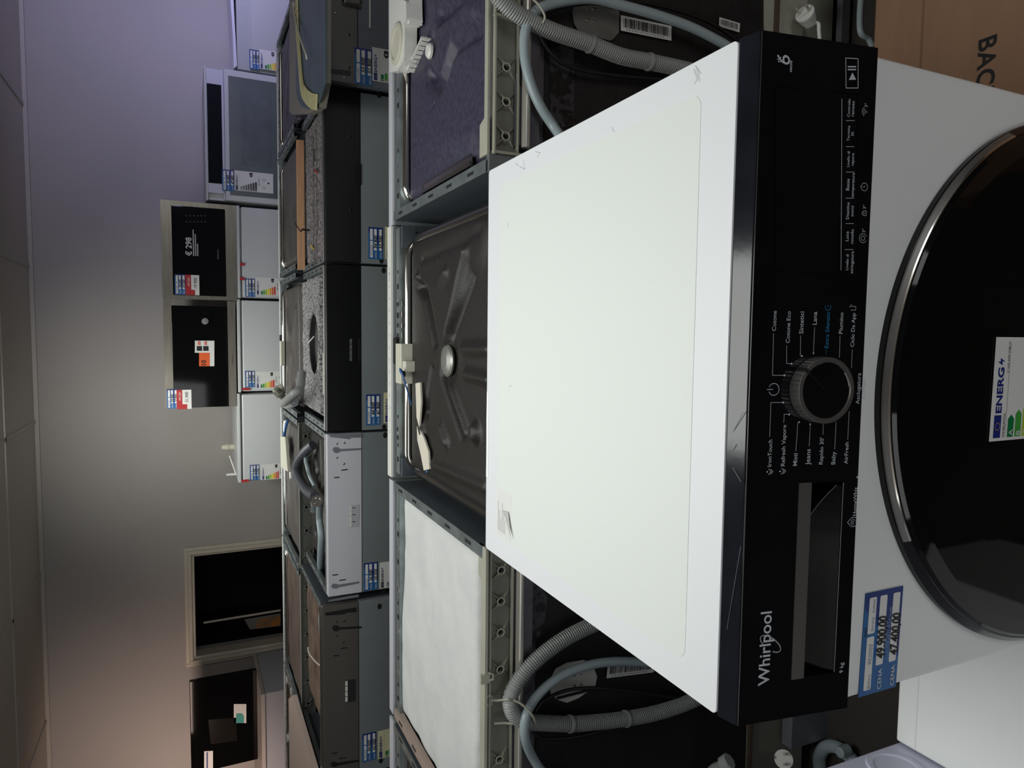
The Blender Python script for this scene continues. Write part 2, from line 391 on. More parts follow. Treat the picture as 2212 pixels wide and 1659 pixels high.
tag(b.build('poster'), 'orange and grey poster inside the dark wall hatch', 'poster')

# ---------------------------------------------------------------- the washer dryer in front
D = thing('washer_dryer', 'big white washer dryer with black control panel and round black door in front', 'washer dryer', (0, .25, 0))
HW = .2975
b = MB()
b.box(-HW, -HW+.02, -.02, .535, .03, .83, WHITE).box(HW-.02, HW, -.02, .535, .03, .83, WHITE).box(-HW+.02, HW-.02, .515, .535, .03, .83, WHITE).box(-HW+.02, HW-.02, -.02, .515, .03, .05, WHITE)
b.build('cabinet', D, bevel=.004)
MB().box(-HW, HW, -.030, -.019, .03, .7265, WHITE).build('front_panel', D, bevel=.006, bseg=3)
lid = MB().prism([(x, y, .832) for x, y in rrect(-HW, HW, 0.0, .5421, .005, 4)], (0, 0, .018), LIDW).build('top_lid', D, bevel=.0022)
q = rrect(-.2665, .2665, .045, .4985, .012, 6)
b = MB().prism([(x, y, .8495) for x, y in q], (0, 0, .0011), LIDI); b.build('lid_inset', lid, bevel=.0005)
for k_, (x, y) in enumerate(((-.24, .03), (.24, .03), (-.24, .48), (.24, .48))): MB().cyl((x, y, 0), (x, y, .035), .022, BLACKP).build('foot', D)
b = MB(); e = V3((0, 0, .8504))
def lidp(x, y, z=.8512): return AZ(x, y, z)
for pts in (((1497, 150), (1505, 170), (1498, 182)), ((1500, 142), (1512, 160)), ((1155, 328), (1165, 330), (1160, 340)), ((1112, 352), (1119, 359)), ((1130, 345), (1132, 366), (1122, 360)), ((1504, 150), (1510, 176)), ((1320, 275), (1325, 285)), ((1096, 480), (1098, 492)), ((1100, 835), (1103, 832))):
    b = MB(); b.line([lidp(*p_) for p_ in pts], .0006, (0, 0, 1), SCUFF); b.build('scuff_mark', lid)
# peeling sticker and tape patch on the lid
b = MB(); o = V3((-.262, .444, .8507)); b.box(-.2625, -.190, .444, .494, .8506, .8508, mat('sticker_pale', (230, 232, 228), .5))
for r_ in range(6): b.box(-.255, -.255+.045-.012*((r_*37) % 3), .4905-r_*.0050, .4915-r_*.0050, .8508, .851, mat('sticker_text', (150, 152, 150), .6))
b.add([lidp(1084, 1101, .8512), lidp(1098, 1106, .8520), lidp(1104, 1167, .8550), lidp(1091, 1118, .8530)], [(0, 1, 2, 3)], mat('sticker_fold', (190, 191, 187), .5))
b.build('peeling_sticker', lid)
b = MB(); b.prism([(-.182, .5325, .8501), (-.044, .534, .8501), (-.045, .5405, .8501), (-.09, .5412, .8501), (-.14, .5405, .8501), (-.181, .541, .8501)], (0, 0, .0008), mat('bright_tape', (250, 252, 252), .5)); b.build('tape_strip', lid)

# control panel plane
PA = V3((0, -.0214, .84445)); PT = V3((0, -.14896, -.98884)); PN = V3((0, -.98884, .14896))
def pan(s_, t_, d_=0.0): return PA+V3((s_, 0, 0))+PT*t_+PN*d_
def pp(x, y, d_=0.0):
    dd = ray(x, y); A = PA+PN*d_; k = PN.dot(A-CAM)/PN.dot(dd); return CAM+dd*k
PW = .2984
b = MB().prism([(-PW, 0.0, .8488), (-PW, -.0206, .8446), (-PW, -.0206, .8376), (-PW, 0.0, .8376)], (2*PW, 0, 0), PANTOP)
tt = b.build('panel_top_trim', D, bevel=.0012)
b = MB()
for a_, c_, wd in (((1578, 945), (1605, 890), .0006), ((1575, 990), (1590, 960), .0005), ((1583, 1010), (1600, 1040), .0005), ((1570, 1360), (1600, 1180), .0004)):
    b.line([AZ(a_[0], a_[1], .8474), AZ(c_[0], c_[1], .8474)], wd, (0, -.2, 1), mat('scratch', (90, 92, 98), .5))
b.build('scratch', tt)
b = MB(); q0 = AZ(1603, 200, .8466)
b.prism([q0+V3((-.005, -.0004, 0)), q0+V3((.004, -.0012, 0)), q0+V3((.005, .0008, 0)), q0+V3((-.004, .0012, 0))], (0, 0, .0006), PAPER); b.build('paint_chip', tt)
prof = [(-.0214, .84445), (-.0390, .7276), (-.006, .7276), (-.006, .8372), (-.0209, .8372), (-.0209, .8444)]
MB().tube([pan(-PW+.001, .0004, .0001), pan(PW-.001, .0004, .0001)], .0005, mat('fold_highlight', (88, 88, 86), .15, metal=.7), 8).build('fold_highlight', D)  # pale tube stands in for the highlight along the panel fold
CP = MB().prism([(-.0798, y, z) for y, z in prof], (PW+.0798, 0, 0), GLOSSK).build('control_panel', D, bevel=.0012)
# detergent drawer front with a grip pocket
b = MB(); T0, T1, TB = .0675, .1015, .1180
SL, SR = -.2622, -.0835
def slab(s0, s1, t0, t1, d0=-.014, d1=0.0, m=GLOSSK): b.prism([pan(s0, t0, d0), pan(s1, t0, d0), pan(s1, t1, d0), pan(s0, t1, d0)], PN*(d1-d0), m)
slab(-PW, -.0812, .0002, T0); slab(-PW, SL, T0, T1); slab(SR, -.0812, T0, T1); slab(-PW, -.0812, T1, TB)
DR = b.build('detergent_drawer', D, bevel=.001)
b = MB(); slab(SL, SR, T0-.006, T1+.001, -.032, -.030)
b.prism([pan(SL, T0, -.03), pan(SL, T1, -.03), pan(SL, T1, -.014), pan(SL, T0, -.014)], (.001, 0, 0), GLOSSK)
edge = [(SL+.002, .0785), (-.20, .0775), (-.145, .0755), (-.128, .0765), (-.115, .081), (-.10, .090), (-.088, .099)]
ecr = [(v.x, v.y) for v in cat_rom([(a_, c_, 0) for a_, c_ in edge], 6)]
top = [pan(a_, c_, -.016+.012*max(0, (c_-.077)/.024)) for a_, c_ in ecr]
bot = [pan(a_, T1, -.001) for a_, c_ in ecr]
n_ = len(top)
b.add(top+bot, [(i, i+1, n_+i+1, n_+i) for i in range(n_-1)], GLOSSK, True)
b.add(top+[p_-PN*.012 for p_ in top], [(i, i+1, n_+i+1, n_+i) for i in range(n_-1)], GLOSSK)
b.build('grip_pocket', DR)
EDGE = mat('edge_glint', (120, 120, 116), .2, metal=.6)  # lighter metal imitates the highlight on the pocket's black edges
b = MB().tube(top, .00035, EDGE, 6); b.tube([pan(SL+.001, T1-.0005, .0002), pan(SR-.001, T1+.0005, .0002)], .00045, EDGE, 6); b.build('pocket_glint', DR)
b = MB(); slab(SL-.0006, SR+.0006, .0545, T0, -.002, .0008, DSILV); b.build('grip_strip', DR, bevel=.0004).__setitem__('label', 'brushed grey grip strip')
b = MB(); slab(-.0812, -.0798, .0, TB, -.012, -.0015, MATTEK); b.build('panel_gap', D)
# printing
UX = V3((1, 0, 0)); UY = -PT
def ptxt(B, s_, x, ya, yb, m=PRINT, bold=.004, x2=None, **k):
    a = pp(x, ya, .0004); c = pp(x2 if x2 else x, yb, .0004); dv = (c-a); B.text(s_, a, UX, UY, m, width=abs(dv.x), bold=bold, **k)
def pl(B, pts, wd=.0004, m=PRINT, z=.0003): B.line([pp(x, y, z) for x, y in pts], wd, PN, m)
K = lambda x, y: (1560+x/3.607, 600+y/3.607)
b = MB()
for s_, x, ya, yb in (('Cotone', 1676, 715, 671.5), ('Cotone Eco', 1705.5, 741, 672.5), ('Sintetici', 1735, 721, 673), ('Lana', 1764, 701.5, 673.5), ('Piumino', 1820, 721, 675), ('Ciclo Da App', 1844.5, 749.5, 676),
        ('IronTouch', 1666, 1008, 950), ('Refresh Vapore', 1695, 1006.7, 918), ('Misti', 1721.6, 1006, 979), ('Jeans', 1749.5, 1004, 970), ("Rapido 30'", 1777, 1003, 945), ('Baby', 1804, 1003, 975.6), ('AirFresh', 1831, 1002, 955), ('Asciugatura', 1856.5, 873, 805.7), ('a tempo', 1867.7, 862, 817.6)):
    ptxt(b, s_, x, ya, yb)
for pts in (((400, 435), (392, 760), (485, 760)), ((503, 530), (502, 668), (540, 670)), ((612, 452), (608, 608), (622, 610)), ((720, 385), (711, 588)), ((918, 452), (914, 622)), ((1014, 560), (1008, 700)), ((370, 1238), (380, 972), (475, 972)), ((480, 1128), (483, 1063), (522, 1065)), ((574, 1350), (590, 1125), (600, 1125)), ((678, 1312), (686, 1142)), ((785, 1222), (789, 1140)), ((877, 1335), (888, 1122)), ((978, 1260), (990, 1040))):
    pl(b, [K(*p_) for p_ in pts])
for q_ in ((485, 760), (540, 670), (622, 610), (711, 588), (475, 972), (522, 1065), (600, 1125), (686, 1142)): b.disc(pp(*K(*q_), .0005), PN, .0009, PRINT, 10)
cc = pp(*K(403, 870), .0004)
b.line([cc+UX*(.0052*math.sin(a))+UY*(.0052*math.cos(a)) for a in [math.radians(25+310*k/20) for k in range(21)]], .0006, PN, PRINT)
b.line([cc+UY*.0012, cc+UY*.0068], .0006, PN, PRINT)
for q_ in ((365, 1512), (465, 1508)):                                  # steam marks
    o = pp(*K(*q_), .0004)
    for k in range(2): b.line([o+UX*(-.0026+.0004*k)+UY*(.0005-.002*k), o+UX*0+UY*(-.0022-.0018*k), o+UX*(.0026-.0004*k)+UY*(.0005-.002*k)], .0005, PN, PRINT)
    b.disc(o+UY*.0018, PN, .0008, PRINT, 8)
o = pp(*K(1022, 238), .0004); b.line([o+UX*a+UY*c for a, c in ((-.0016, .0024), (-.0016, -.0026), (.0016, -.0026), (.0016, .0012))], .0004, PN, PRINT)
for r_ in (.0014, .0026): b.line([o+UX*(.0004+r_*math.sin(a))+UY*(.0016+r_*math.cos(a)) for a in [math.radians(10+80*k/5) for k in range(6)]], .0003, PN, PRINT)
b.build('programme_print', CP)
b = MB(); ptxt(b, 'Extra Silenzio', 1789.5, 752, 674.5, PRINTB); pl(b, [K(812, 560), K(811, 598)], m=PRINTB)
o = pp(*K(825, 230), .0004); b.line([o+UX*(.0028*math.cos(a))+UY*(.0028*math.sin(a)) for a in [math.radians(75+230*k/12) for k in range(13)]], .0006, PN, PRINTB); b.disc(o+UX*.0012, PN, .0006, PRINTB, 8)
b.build('blue_programme_print', CP)['label'] = 'blue Extra Silenzio lettering'
K1 = lambda x, y: (1560+x/2.765, 40+y/2.765)
b = MB(); pl(b, [K1(710, 1502), K1(715, 480)], .0005)
for s_, x, ya, yb in (('Livello di', 752, 1503, 1408), ('asciugatura', 780, 1523, 1390), ('Luce', 754, 1330, 1272), ('cestello', 782, 1347, 1258), ('Disattiva', 756, 1200, 1098), ('suoni', 783, 1183, 1120), ('Bassa', 758, 1028, 957), ('temperatura', 785, 1068, 922), ('Livello di', 759, 887, 793), ('vapore', 785, 882, 805), ('Termina', 760, 733, 640), ('in', 786, 700, 678), ('Controllo', 762, 588, 480), ('remoto', 787, 585, 493)):
    q1, q2 = K1(x, ya), K1(x, yb); ptxt(b, s_, q1[0], q1[1], q2[1])
for y, x0, x1 in ((1380, 733, 782), (1225, 738, 785), (1073, 738, 787), (917, 740, 787), (765, 740, 788), (610, 740, 790)): pl(b, [K1(x0, y), K1(x1, y)], .0004)
for x, y in ((853, 1268), (858, 1127), (868, 520)): q1 = K1(x, y+10); q2 = K1(x, y-12); ptxt(b, '3"', q1[0], q1[1], q2[1])
def circ(B, o, r_, a0=0, a1=360, wd=.0004, n=16, m=PRINT): B.line([o+UX*(r_*math.sin(math.radians(a0+(a1-a0)*k/n)))+UY*(r_*math.cos(math.radians(a0+(a1-a0)*k/n))) for k in range(n+1)], wd, PN, m)
o = pp(*K1(841, 1312), .0004); circ(b, o, .004, -150, 150); circ(b, o, .002, 0, 360)
o = pp(*K1(850, 1163), .0004); b.line([o+UX*a+UY*c for a, c in ((-.002, -.002), (.002, -.002), (.002, .0014), (-.002, .0014), (-.002, -.002))], .0004, PN, PRINT); circ(b, o+UY*.0014, .0013, -90, 90); b.line([o+UY*.0004, o-UY*.0008], .0005, PN, PRINT)
o = pp(*K1(850, 1006), .0004); circ(b, o, .0034); b.line([o+UY*.0016, o, o+UX*.001-UY*.0006], .0004, PN, PRINT); b.line([o+UY*.0034, o+UY*.0042], .0006, PN, PRINT)
o = pp(*K1(864, 558), .0004)
for r_ in (.0016, .0032, .0048): circ(b, o, r_, -50, 50, n=8)
b.disc(o, PN, .0005, PRINT, 8)
q1 = K1(402, 322); o = pp(q1[0], q1[1], .0004)
b.text('6', o+UX*.006, UX, UY, PRINT, size=.0185, shear=.15)
o = pp(*K1(352, 265), .0004); b.text('th', o, UX, UY, PRINT, size=.006)
q1 = K1(416, 322); q2 = K1(416, 252); ptxt(b, 'sense', q1[0], q1[1], q2[1], bold=.01, shear=.2)
pl(b, [K1(740, 415), K1(812, 415), K1(812, 240), K1(738, 236), K1(740, 415)], .0006)
b.poly([pp(*K1(*q_), .0004) for q_ in ((757, 367), (800, 365), (778, 322))], PRINT)
for y in (305, 288): pl(b, [K1(752, y), K1(798, y)], .0011)
b.build('touch_key_print', CP)
b = MB(); pl(b, [(1675, 584), (1675, 186), (1853, 204), (1853, 600), (1675, 584)], .0005, mat('display_edge', (3, 3, 4), .1)); b.build('display_window', CP)
b = MB(); b.text('Whirlpool', pp(1661, 1479, .0004), UX, UY, PRINT, width=abs(pp(1677, 1319).x-pp(1661, 1479).x), bold=.012)
cw = pp(1664.5, 1391, .0005)
b.line([cw+UX*(.0074*math.cos(a)+.0042*math.sin(a))+UY*(.0104*math.cos(a)-.0028*math.sin(a)) for a in [math.radians(-60+300*k/40) for k in range(41)]], .0009, PN, PRINT)
b.build('maker_lettering', DR)
b = MB(); ptxt(b, '9 kg', 1821, 1453, 1431); b.build('capacity_print', DR); b = MB()
q1 = (1540+885/2.8595, 1000+325/2.8595); ptxt(b, 'HomeWhiz', q1[0], q1[1], 1000+150/2.8595)
o = pp(1540+862/2.86, 1000+365/2.86, .0004)
b.line([o+UX*a*1.15+UY*c*1.15 for a, c in ((-.0036, -.004), (-.0036, .001), (0, .0048), (.0036, .001), (.0036, -.004), (-.0036, -.004))], .0005, PN, PRINT); circ(b, o-UY*.0006, .0024, -120, 150); circ(b, o-UY*.0006, .001)
b.build('app_print', DR)
# knob
kc = pan(.0002, .0693); b = MB(); n_ = 96
def fl(k): return .0302-.0004*(k % 2)
R0 = [(.0292, .001), (.0289, .012)]
vs = []
for r_, h_ in R0:
    for k in range(n_):
        a = 2*math.pi*k/n_; rr = r_-(.00045 if k % 2 else 0); vs.append(kc+PN*h_+UX*(rr*math.sin(a))+UY*(rr*math.cos(a)))
b.add(vs, [(k, (k+1) % n_, n_+(k+1) % n_, n_+k) for k in range(n_)], SILVER, False)
b.lathe(kc, PN, [(.0292, .0), (.0292, .001)], MATTEK, 48)
b.lathe(kc, PN, [(.0289, .012), (.0283, .0126), (.0250, .0126), (.0243, .0115)], DSILV, 64, caps=False)
KN = b.build('selector_knob', D)
b = MB().lathe(kc, PN, [(.0244, .006), (.0244, .0116), (.0236, .0112), (.0001, .0109)], GLOSSK, 48)
b.build('knob_face', KN)
b = MB(); ud = (UX*.62+UY*.78).normalized(); sd = ud.cross(PN)
b.prism([kc+PN*.001+ud*.0285-sd*.0016, kc+PN*.001+ud*.0285+sd*.0016, kc+PN*.001+ud*.0296+sd*.0016, kc+PN*.001+ud*.0296-sd*.0016], PN*.0118, MATTEK)
b.prism([kc+PN*.0118+ud*.0240-sd*.0016, kc+PN*.0118+ud*.0240+sd*.0016, kc+PN*.0118+ud*.0293+sd*.0016, kc+PN*.0118+ud*.0293-sd*.0016], PN*.0012, MATTEK)
b.line([kc+PN*.0118+ud*.024, kc+PN*.0113+ud*.002], .0005, PN, MATTEK); b.build('knob_pointer', KN)
# round door
dc = V3((-.005, -.0295, .418)); ax = V3((0, -1, 0))
DOOR = MB().lathe(dc, ax, [(.2815, 0), (.2815, .006), (.2800, .0078), (.2765, .0118), (.2755, .0126), (.2735, .0126)], RINGD, 160, caps=False).build('round_door', D)
b = MB().lathe(dc, ax, [(.2740, .010), (.2738, .0130), (.2705, .0155), (.255, .0172), (.20, .0182), (.0001, .0190)], GLASSK, 160); b.build('door_glass', DOOR)
b = MB(); vs = []; n_ = 60
pr_ = [(.2803, .0066), (.2795, .0078), (.2768, .0112), (.2758, .0122), (.2745, .0122)]
for k in range(n_+1):
    a = math.radians(24+(121-24)*k/n_); dv = V3((math.cos(a), 0, math.sin(a)))
    for r_, h_ in pr_: vs.append(dc+ax*(h_+.0008)+dv*(r_+.0006))
m_ = len(pr_)
for j in range(m_-1): b.add(vs, [(k*m_+j, k*m_+j+1, (k+1)*m_+j+1, (k+1)*m_+j) for k in range(n_)], SILVER if j < 2 else CHROME, True)
b.build('door_handle', DOOR)['label'] = 'satin silver arc handle'
yl = -.0488; tl = AY(2136, 954, yl); tr = AY(2152, 728, yl)
energy_label(DOOR, tl, (tr-tl).length, .2, ux=(tr-tl), cls='D', brand='WHIRLPOOL', model='C WD 94M WBS IT')
tl = AY(1853.4, 1506.7, -.0306); tr = AY(1869.4, 1284, -.0306)
price_label(D, tl, .1015, .053, ux=(tr-tl).normalized(), uy=V3((0, 0, 1)), p1='49.900,00', p2='47.400,00')

# ---------------------------------------------------------------- dishwashers
def slots(b, a, c, n, ln=.03, wd=.006, m=MATTEK, up=V3((0, 0, 1)), t0=.12, t1=.9):
    a, c = V3(a), V3(c); d = (c-a)
    for k in range(n):
        p_ = a+d*(t0+(t1-t0)*k/max(1, n-1)); e = d.normalized()*ln/2
        b.bar(p_-e, p_+e, wd, .0012, m, up=up)
def side_panel(parent, x, sgn, y0, y1, z0, z1, fl=.022, m=GALVD, mf=GALV, holes=5):
    """sheet steel side with a top flange turned inwards (sgn = direction towards the middle of the machine)"""
    b = MB(); b.box(min(x, x+sgn*.0015), max(x, x+sgn*.0015), y0, y1, z0, z1, m); o = b.build('side_panel', parent)
    b = MB(); xa, xb = sorted((x, x+sgn*fl)); b.box(xa, xb, y0, y1, z1, z1+.0015, mf); xa, xb = sorted((x+sgn*fl, x+sgn*(fl-.0015))); b.box(xa, xb, y0, y1, z1-.014, z1, mf)
    if holes: slots(b, (x+sgn*fl*.5, y0, z1+.0012), (x+sgn*fl*.5, y1, z1+.0012), holes)
    f = b.build('top_flange', o); return o
def relief(fn_h, x0, x1, y0, y1, z, r=.05, edge=.02):
    def fn(u, v):
        # denser sampling near the rim
        uu = .5-.5*math.cos(math.pi*u); vv = .5-.5*math.cos(math.pi*v)
        uu = .6*u+.4*uu; vv = .6*v+.4*vv
        x = x0+(x1-x0)*uu; y = y0+(y1-y0)*vv
        d = min(x-x0, x1-x, y-y0, y1-y); k = max(0, 1-d/edge)
        return V3((x, y, z-edge*(1-math.sqrt(max(0, 1-k*k)))+fn_h((uu-.5)*2, (vv-.5)*2)*(1 if d > edge else d/edge)))
    return fn
def seg_d(px, py, ax_, ay, bx, by):
    vx, vy = bx-ax_, by-ay; t = max(0, min(1, ((px-ax_)*vx+(py-ay)*vy)/(vx*vx+vy*vy))); return math.hypot(px-ax_-vx*t, py-ay-vy*t)
def h_cross(u, v):
    h = -.006*max(0, 1-((u*u+v*v)/1.6))
    for sx in (-1, 1):
        for sy in (-1, 1):
            d = seg_d(u, v, .16*sx, .14*sy, .62*sx, .62*sy); h += .010*math.exp(-(d/.055)**2)
            d = math.hypot(u-.66*sx, v-.68*sy); h -= .008*math.exp(-(d/.09)**4)
    for sx in (-1, 1):
        d = seg_d(u, v, .42*sx, .0, .9*sx, .0); h += .006*math.exp(-(d/.05)**2)
        d = math.hypot(u-.42*sx, v-.35); h += .004*math.exp(-(d/.05)**4)
    return h
def reliefs(x0, x1, y0, y1, z, items):
    L_ = []
    for pts, amp, wd in items: L_.append(([AZ(px, py, z) for px, py in pts], amp, wd))
    def h(u, v):
        x = x0+(x1-x0)*(u+1)/2; y = y0+(y1-y0)*(v+1)/2; t = 0
        for P_, amp, wd in L_:
            if len(P_) == 1: d = math.hypot(x-P_[0].x, y-P_[0].y)
            else: d = min(seg_d(x, y, a.x, a.y, c.x, c.y) for a, c in zip(P_[:-1], P_[1:]))
            if d < wd*3: t += 1.5*amp*math.exp(-(d/wd)**4 if len(P_) == 1 else -(d/wd)**2)
        return t
    return h
def h_wave(u, v):
    d = seg_d(u, v, .55, .2, .2, -.1); d2 = seg_d(u, v, .2, -.1, -.05, .35); d3 = seg_d(u, v, .2, .8, .7, .3)
    return -.012*math.exp(-(min(d, d2, d3)/.09)**2)+.002*noise.noise(V3((u*3, v*3, 1)))
def h_bumpy(u, v): return .004*noise.noise(V3((u*2.5, v*2.5, 7)))+.005*math.exp(-(seg_d(u, v, -.6, .2, .3, -.1)/.08)**2)-.004*math.exp(-(seg_d(u, v, .2, .6, .7, -.3)/.08)**2)
def h_felt(k):
    return lambda u, v: .006*noise.noise(V3((u*2+k, v*2, k)))+.003*noise.noise(V3((u*7, v*9, k*3)))+.0015*noise.noise(V3((u*22, v*30, k*3)))
def tub(parent, x0, x1, y0, y1, z, m=BITUM, h=h_cross, depth=.35, rim=True, n=64, name='tub'):
    b = MB(); b.grid(relief(h, x0, x1, y0, y1, z), n, n, m)
    b.box(x0+.001, x1-.001, y0+.001, y0+.003, z-depth, z-.02, m).box(x0+.001, x0+.003, y0+.001, y1-.001, z-depth, z-.02, m).box(x1-.003, x1-.001, y0+.001, y1-.001, z-depth, z-.02, m).box(x0, x1, y1-.003, y1-.001, z-depth, z-.02, m)
    o = b.build(name, parent)
    if rim:
        b = MB(); r = .035; pts = []
        for k in range(7): a = math.radians(180-90*k/6); pts.append((x0+r+r*math.cos(a), y1+.004, z-r+.004+r*math.sin(a)))
        for k in range(7): a = math.radians(90-90*k/6); pts.append((x1-r+r*math.cos(a), y1+.004, z-r+.004+r*math.sin(a)))
        pts = [(x0, y1+.004, z-depth)]+pts+[(x1, y1+.004, z-depth)]
        b.tube(pts, .009, CHROME, 12); b.build('tub_rim', o)
    return o
def feet(parent, x0, x1, y0, y1, z=.05):
    for x in (x0+.04, x1-.04):
        for y in (y0+.05, y1-.05): MB().cyl((x, y, 0), (x, y, z), .018, BLACKP, 10).build('foot', parent)
def front_rail(parent, x0, x1, y0, y1, z, m=GALV, holes=True):
    b = MB(); b.box(x0, x1, y0, y1, z-.03, z, m); b.box(x0, x1, y0-.012, y0, z-.03, z-.0285, m)
    if holes:
        n = int((x1-x0)/.035)
        for k in range(1, n):
            x = x0+k*.035
            if (k*7) % 5 == 0: continue
            s_ = .004+.002*((k*3) % 2); b.box(x-s_, x+s_, (y0+y1)/2-s_, (y0+y1)/2+s_, z, z+.0006, MATTEK if k % 3 else CHROME)
    return b.build('front_rail', parent)
def rib_star(b, c, u, v, n, r=.0065, L=.020, m=RIBP, h=.010):
    c, u, v, n = V3(c), V3(u), V3(v), V3(n)
    ring = [c+(u*math.cos(a)+v*math.sin(a))*r+n*(h-.003) for a in [2*math.pi*k/14 for k in range(14)]]
    b.tube(ring, .0016, m, 6, closed=True); b.disc(c+n*.001, n, r*.8, MATTEK, 14)
    for k in range(4):
        a = math.pi/4+k*math.pi/2; d = u*math.cos(a)+v*math.sin(a); b.prism([c+d*r, c+d*L, c+d*L+n*.002, c+d*r+n*h], v.cross(n)*.0012, m)
def rib_strip(parent, x0, x1, y, z0, z1, stars, dark=RIBD, light=RIBP, lip=.012, nm='rear_rib_strip'):
    """moulded plastic strip along the back top edge, facing -y"""
    b = MB(); b.box(x0, x1, y, y+.012, z0, z1, dark); b.box(x0, x1, y-lip, y, z0-.002, z0, light); b.box(x0, x1, y-lip, y, z1, z1+.003, light)
    o = b.build(nm, parent)
    for sx in stars:
        q_ = MB(); rib_star(q_, (sx, y, (z0+z1)/2), (1, 0, 0), (0, 0, 1), (0, -1, 0), r=(z1-z0)*.17, L=(z1-z0)*.62, m=light, h=lip*.9); q_.build('star_rib', o)
    return o

# ---- row next to the white machine: three dishwashers seen from behind, doors away from us
Y0, Y1, ZT = .625, 1.195, .82
row1 = 'bare built-in dishwashers with backs to the white washer dryer'
def door_away(parent, x0, x1, m=mat('strip_white', (196, 197, 204), .4), zt=.822):
    MB().box(x0, x1, 1.202, 1.236, .10, zt-.006, DOORG).build('door', parent)
    b = MB(); b.box(x0, x1, 1.206, 1.240, zt-.005, zt, m)
    return b.build('control_strip', parent)
def machine_base(parent, x0, x1, y0, y1):
    MB().box(x0+.01, x1-.01, y0+.02, y1-.01, .03, .14, BLACKP).build('base_tray', parent); feet(parent, x0, x1, y0, y1, .04)

# left one
xl, xr = -.925, -.322
A = thing('dishwasher', 'open-topped dishwasher filled with white felt, left of the white lid', 'dishwasher', ((xl+xr)/2, .9, 0), row1)
side_panel(A, xl, 1, Y0, Y1, .06, ZT, m=GALVD, mf=mat('beige_flange', (176, 158, 146), .5, metal=.2)); side_panel(A, xr, -1, Y0, Y1, .06, ZT)
front_rail(A, xl+.02, xr-.02, Y1-.03, Y1, ZT-.004)
strip = door_away(A, xl, xr)
b = MB()
def feltfn(u, v):
    x = xl+.024+(xr-xl-.05)*u; y = Y0+.035+(.535-.03)*v; w1 = .010*noise.noise(V3((u*4, 2, 0)))+.004*noise.noise(V3((u*17, 2, 0)))
    y = min(y+(w1 if v > .5 else -w1), Y1-.032)
    if u < .25 and v < .3: pass
    ed = min(u, 1-u, v, 1-v); k = max(0, 1-ed/.05)
    return V3((x, y, ZT-.008-.02*(1-math.sqrt(1-k*k))+.008*noise.noise(V3((u*2, v*2.4, 5)))+.003*noise.noise(V3((u*6, v*9, 5)))))
b.grid(feltfn, 70, 60, WOOL); b.build('felt_insulation', A)
MB().box(xl+.03, xr-.03, Y0+.03, Y1-.05, .30, ZT-.045, BITUM).build('tub', A)
ribz0, ribz1 = .768, .808
rs = rib_strip(A, xl, xr-.002, Y0, ribz0, ribz1, [AY(1041, q_, Y0).x for q_ in (1235, 1302, 1370, 1450, 1645)])
b = MB(); b.prism([(xl+.01, Y0-.016, ZT-.004), (xr-.0, Y0-.016, ZT-.004), (xr, Y0+.018, ZT-.004), (xr-.055, Y0+.018, ZT-.004), (xr-.062, Y0+.004, ZT-.004), (xl+.01, Y0+.004, ZT-.004)], (0, 0, .005), RIBP); b.build('rear_lip', A)
def back_stuff(parent, x0, x1, chr0, chr1):
    MB().tube([(chr0, Y0-.012, .753), (chr1, Y0-.012, .753)], .008, mat('seam_steel', (205, 202, 192), .3, metal=.6), 12).build('tub_seam', parent)
    b = MB(); b.box(chr0, chr1, Y0-.012, Y0-.004, .728, .744, PLG); b.box(chr0, chr1, Y0-.002, Y0+.004, .70, .768, PLG); b.build('tub_edge', parent)
    MB().box(x0, x1, Y0-.004, Y0+.012, .205, .715, BITBLK).build('back_mat', parent)
    MB().box(x0, x1, Y0-.006, Y0+.02, .04, .204, RIBD).build('rear_base', parent)
    b = MB(); b.box(x0, x1, Y0-.014, Y0-.006, .195, .204, mat('tan_edge', (80, 66, 55), .6)); b.build('base_edge', parent)
back_stuff(A, xl, xr-.004, xl+.01, xr-.03)
# tub grommets, patches
PLG_ = 0
def patch(parent, pts, y, m=BITSHN): b = MB(); b.prism([AY(px, py, y) for px, py in pts], (0, .002, 0), m); b.build('mat_patch', parent)
patch(A, [(1128, 1255), (1165, 1262), (1182, 1290), (1180, 1330), (1165, 1385), (1130, 1390)], Y0-.0062)
patch(A, [(1108, 1220), (1122, 1240), (1120, 1390), (1108, 1395)], Y0-.0066, PLG)
patch(A, [(1108, 1440), (1118, 1440), (1118, 1640), (1106, 1640)], Y0-.0066, PLG)
machine_base(A, xl, xr, Y0, Y1)
# hook and cord on the rib strip
b = MB(); q_ = AY(1040, 1462, Y0-.01); b.box(q_.x-.010, q_.x+.006, Y0-.018, Y0-.0125, q_.z-.012, q_.z+.004, RIBP); b.tube([q_+V3((-.006, -.006, -.010)), q_+V3((-.004, -.010, -.018)), q_+V3((.006, -.010, -.018)), q_+V3((.008, -.006, -.010))], .0018, RIBP, 6); b.build('hose_hook', rs)
b = MB(); c_ = AY(1057, 1513, Y0-.010); b.tube([c_+V3((.010*math.cos(a), 0, .006*math.sin(a))) for a in [k*math.pi/8 for k in range(16)]], .0016, RIBP, 6, closed=True); b.build('cord_eye', rs)

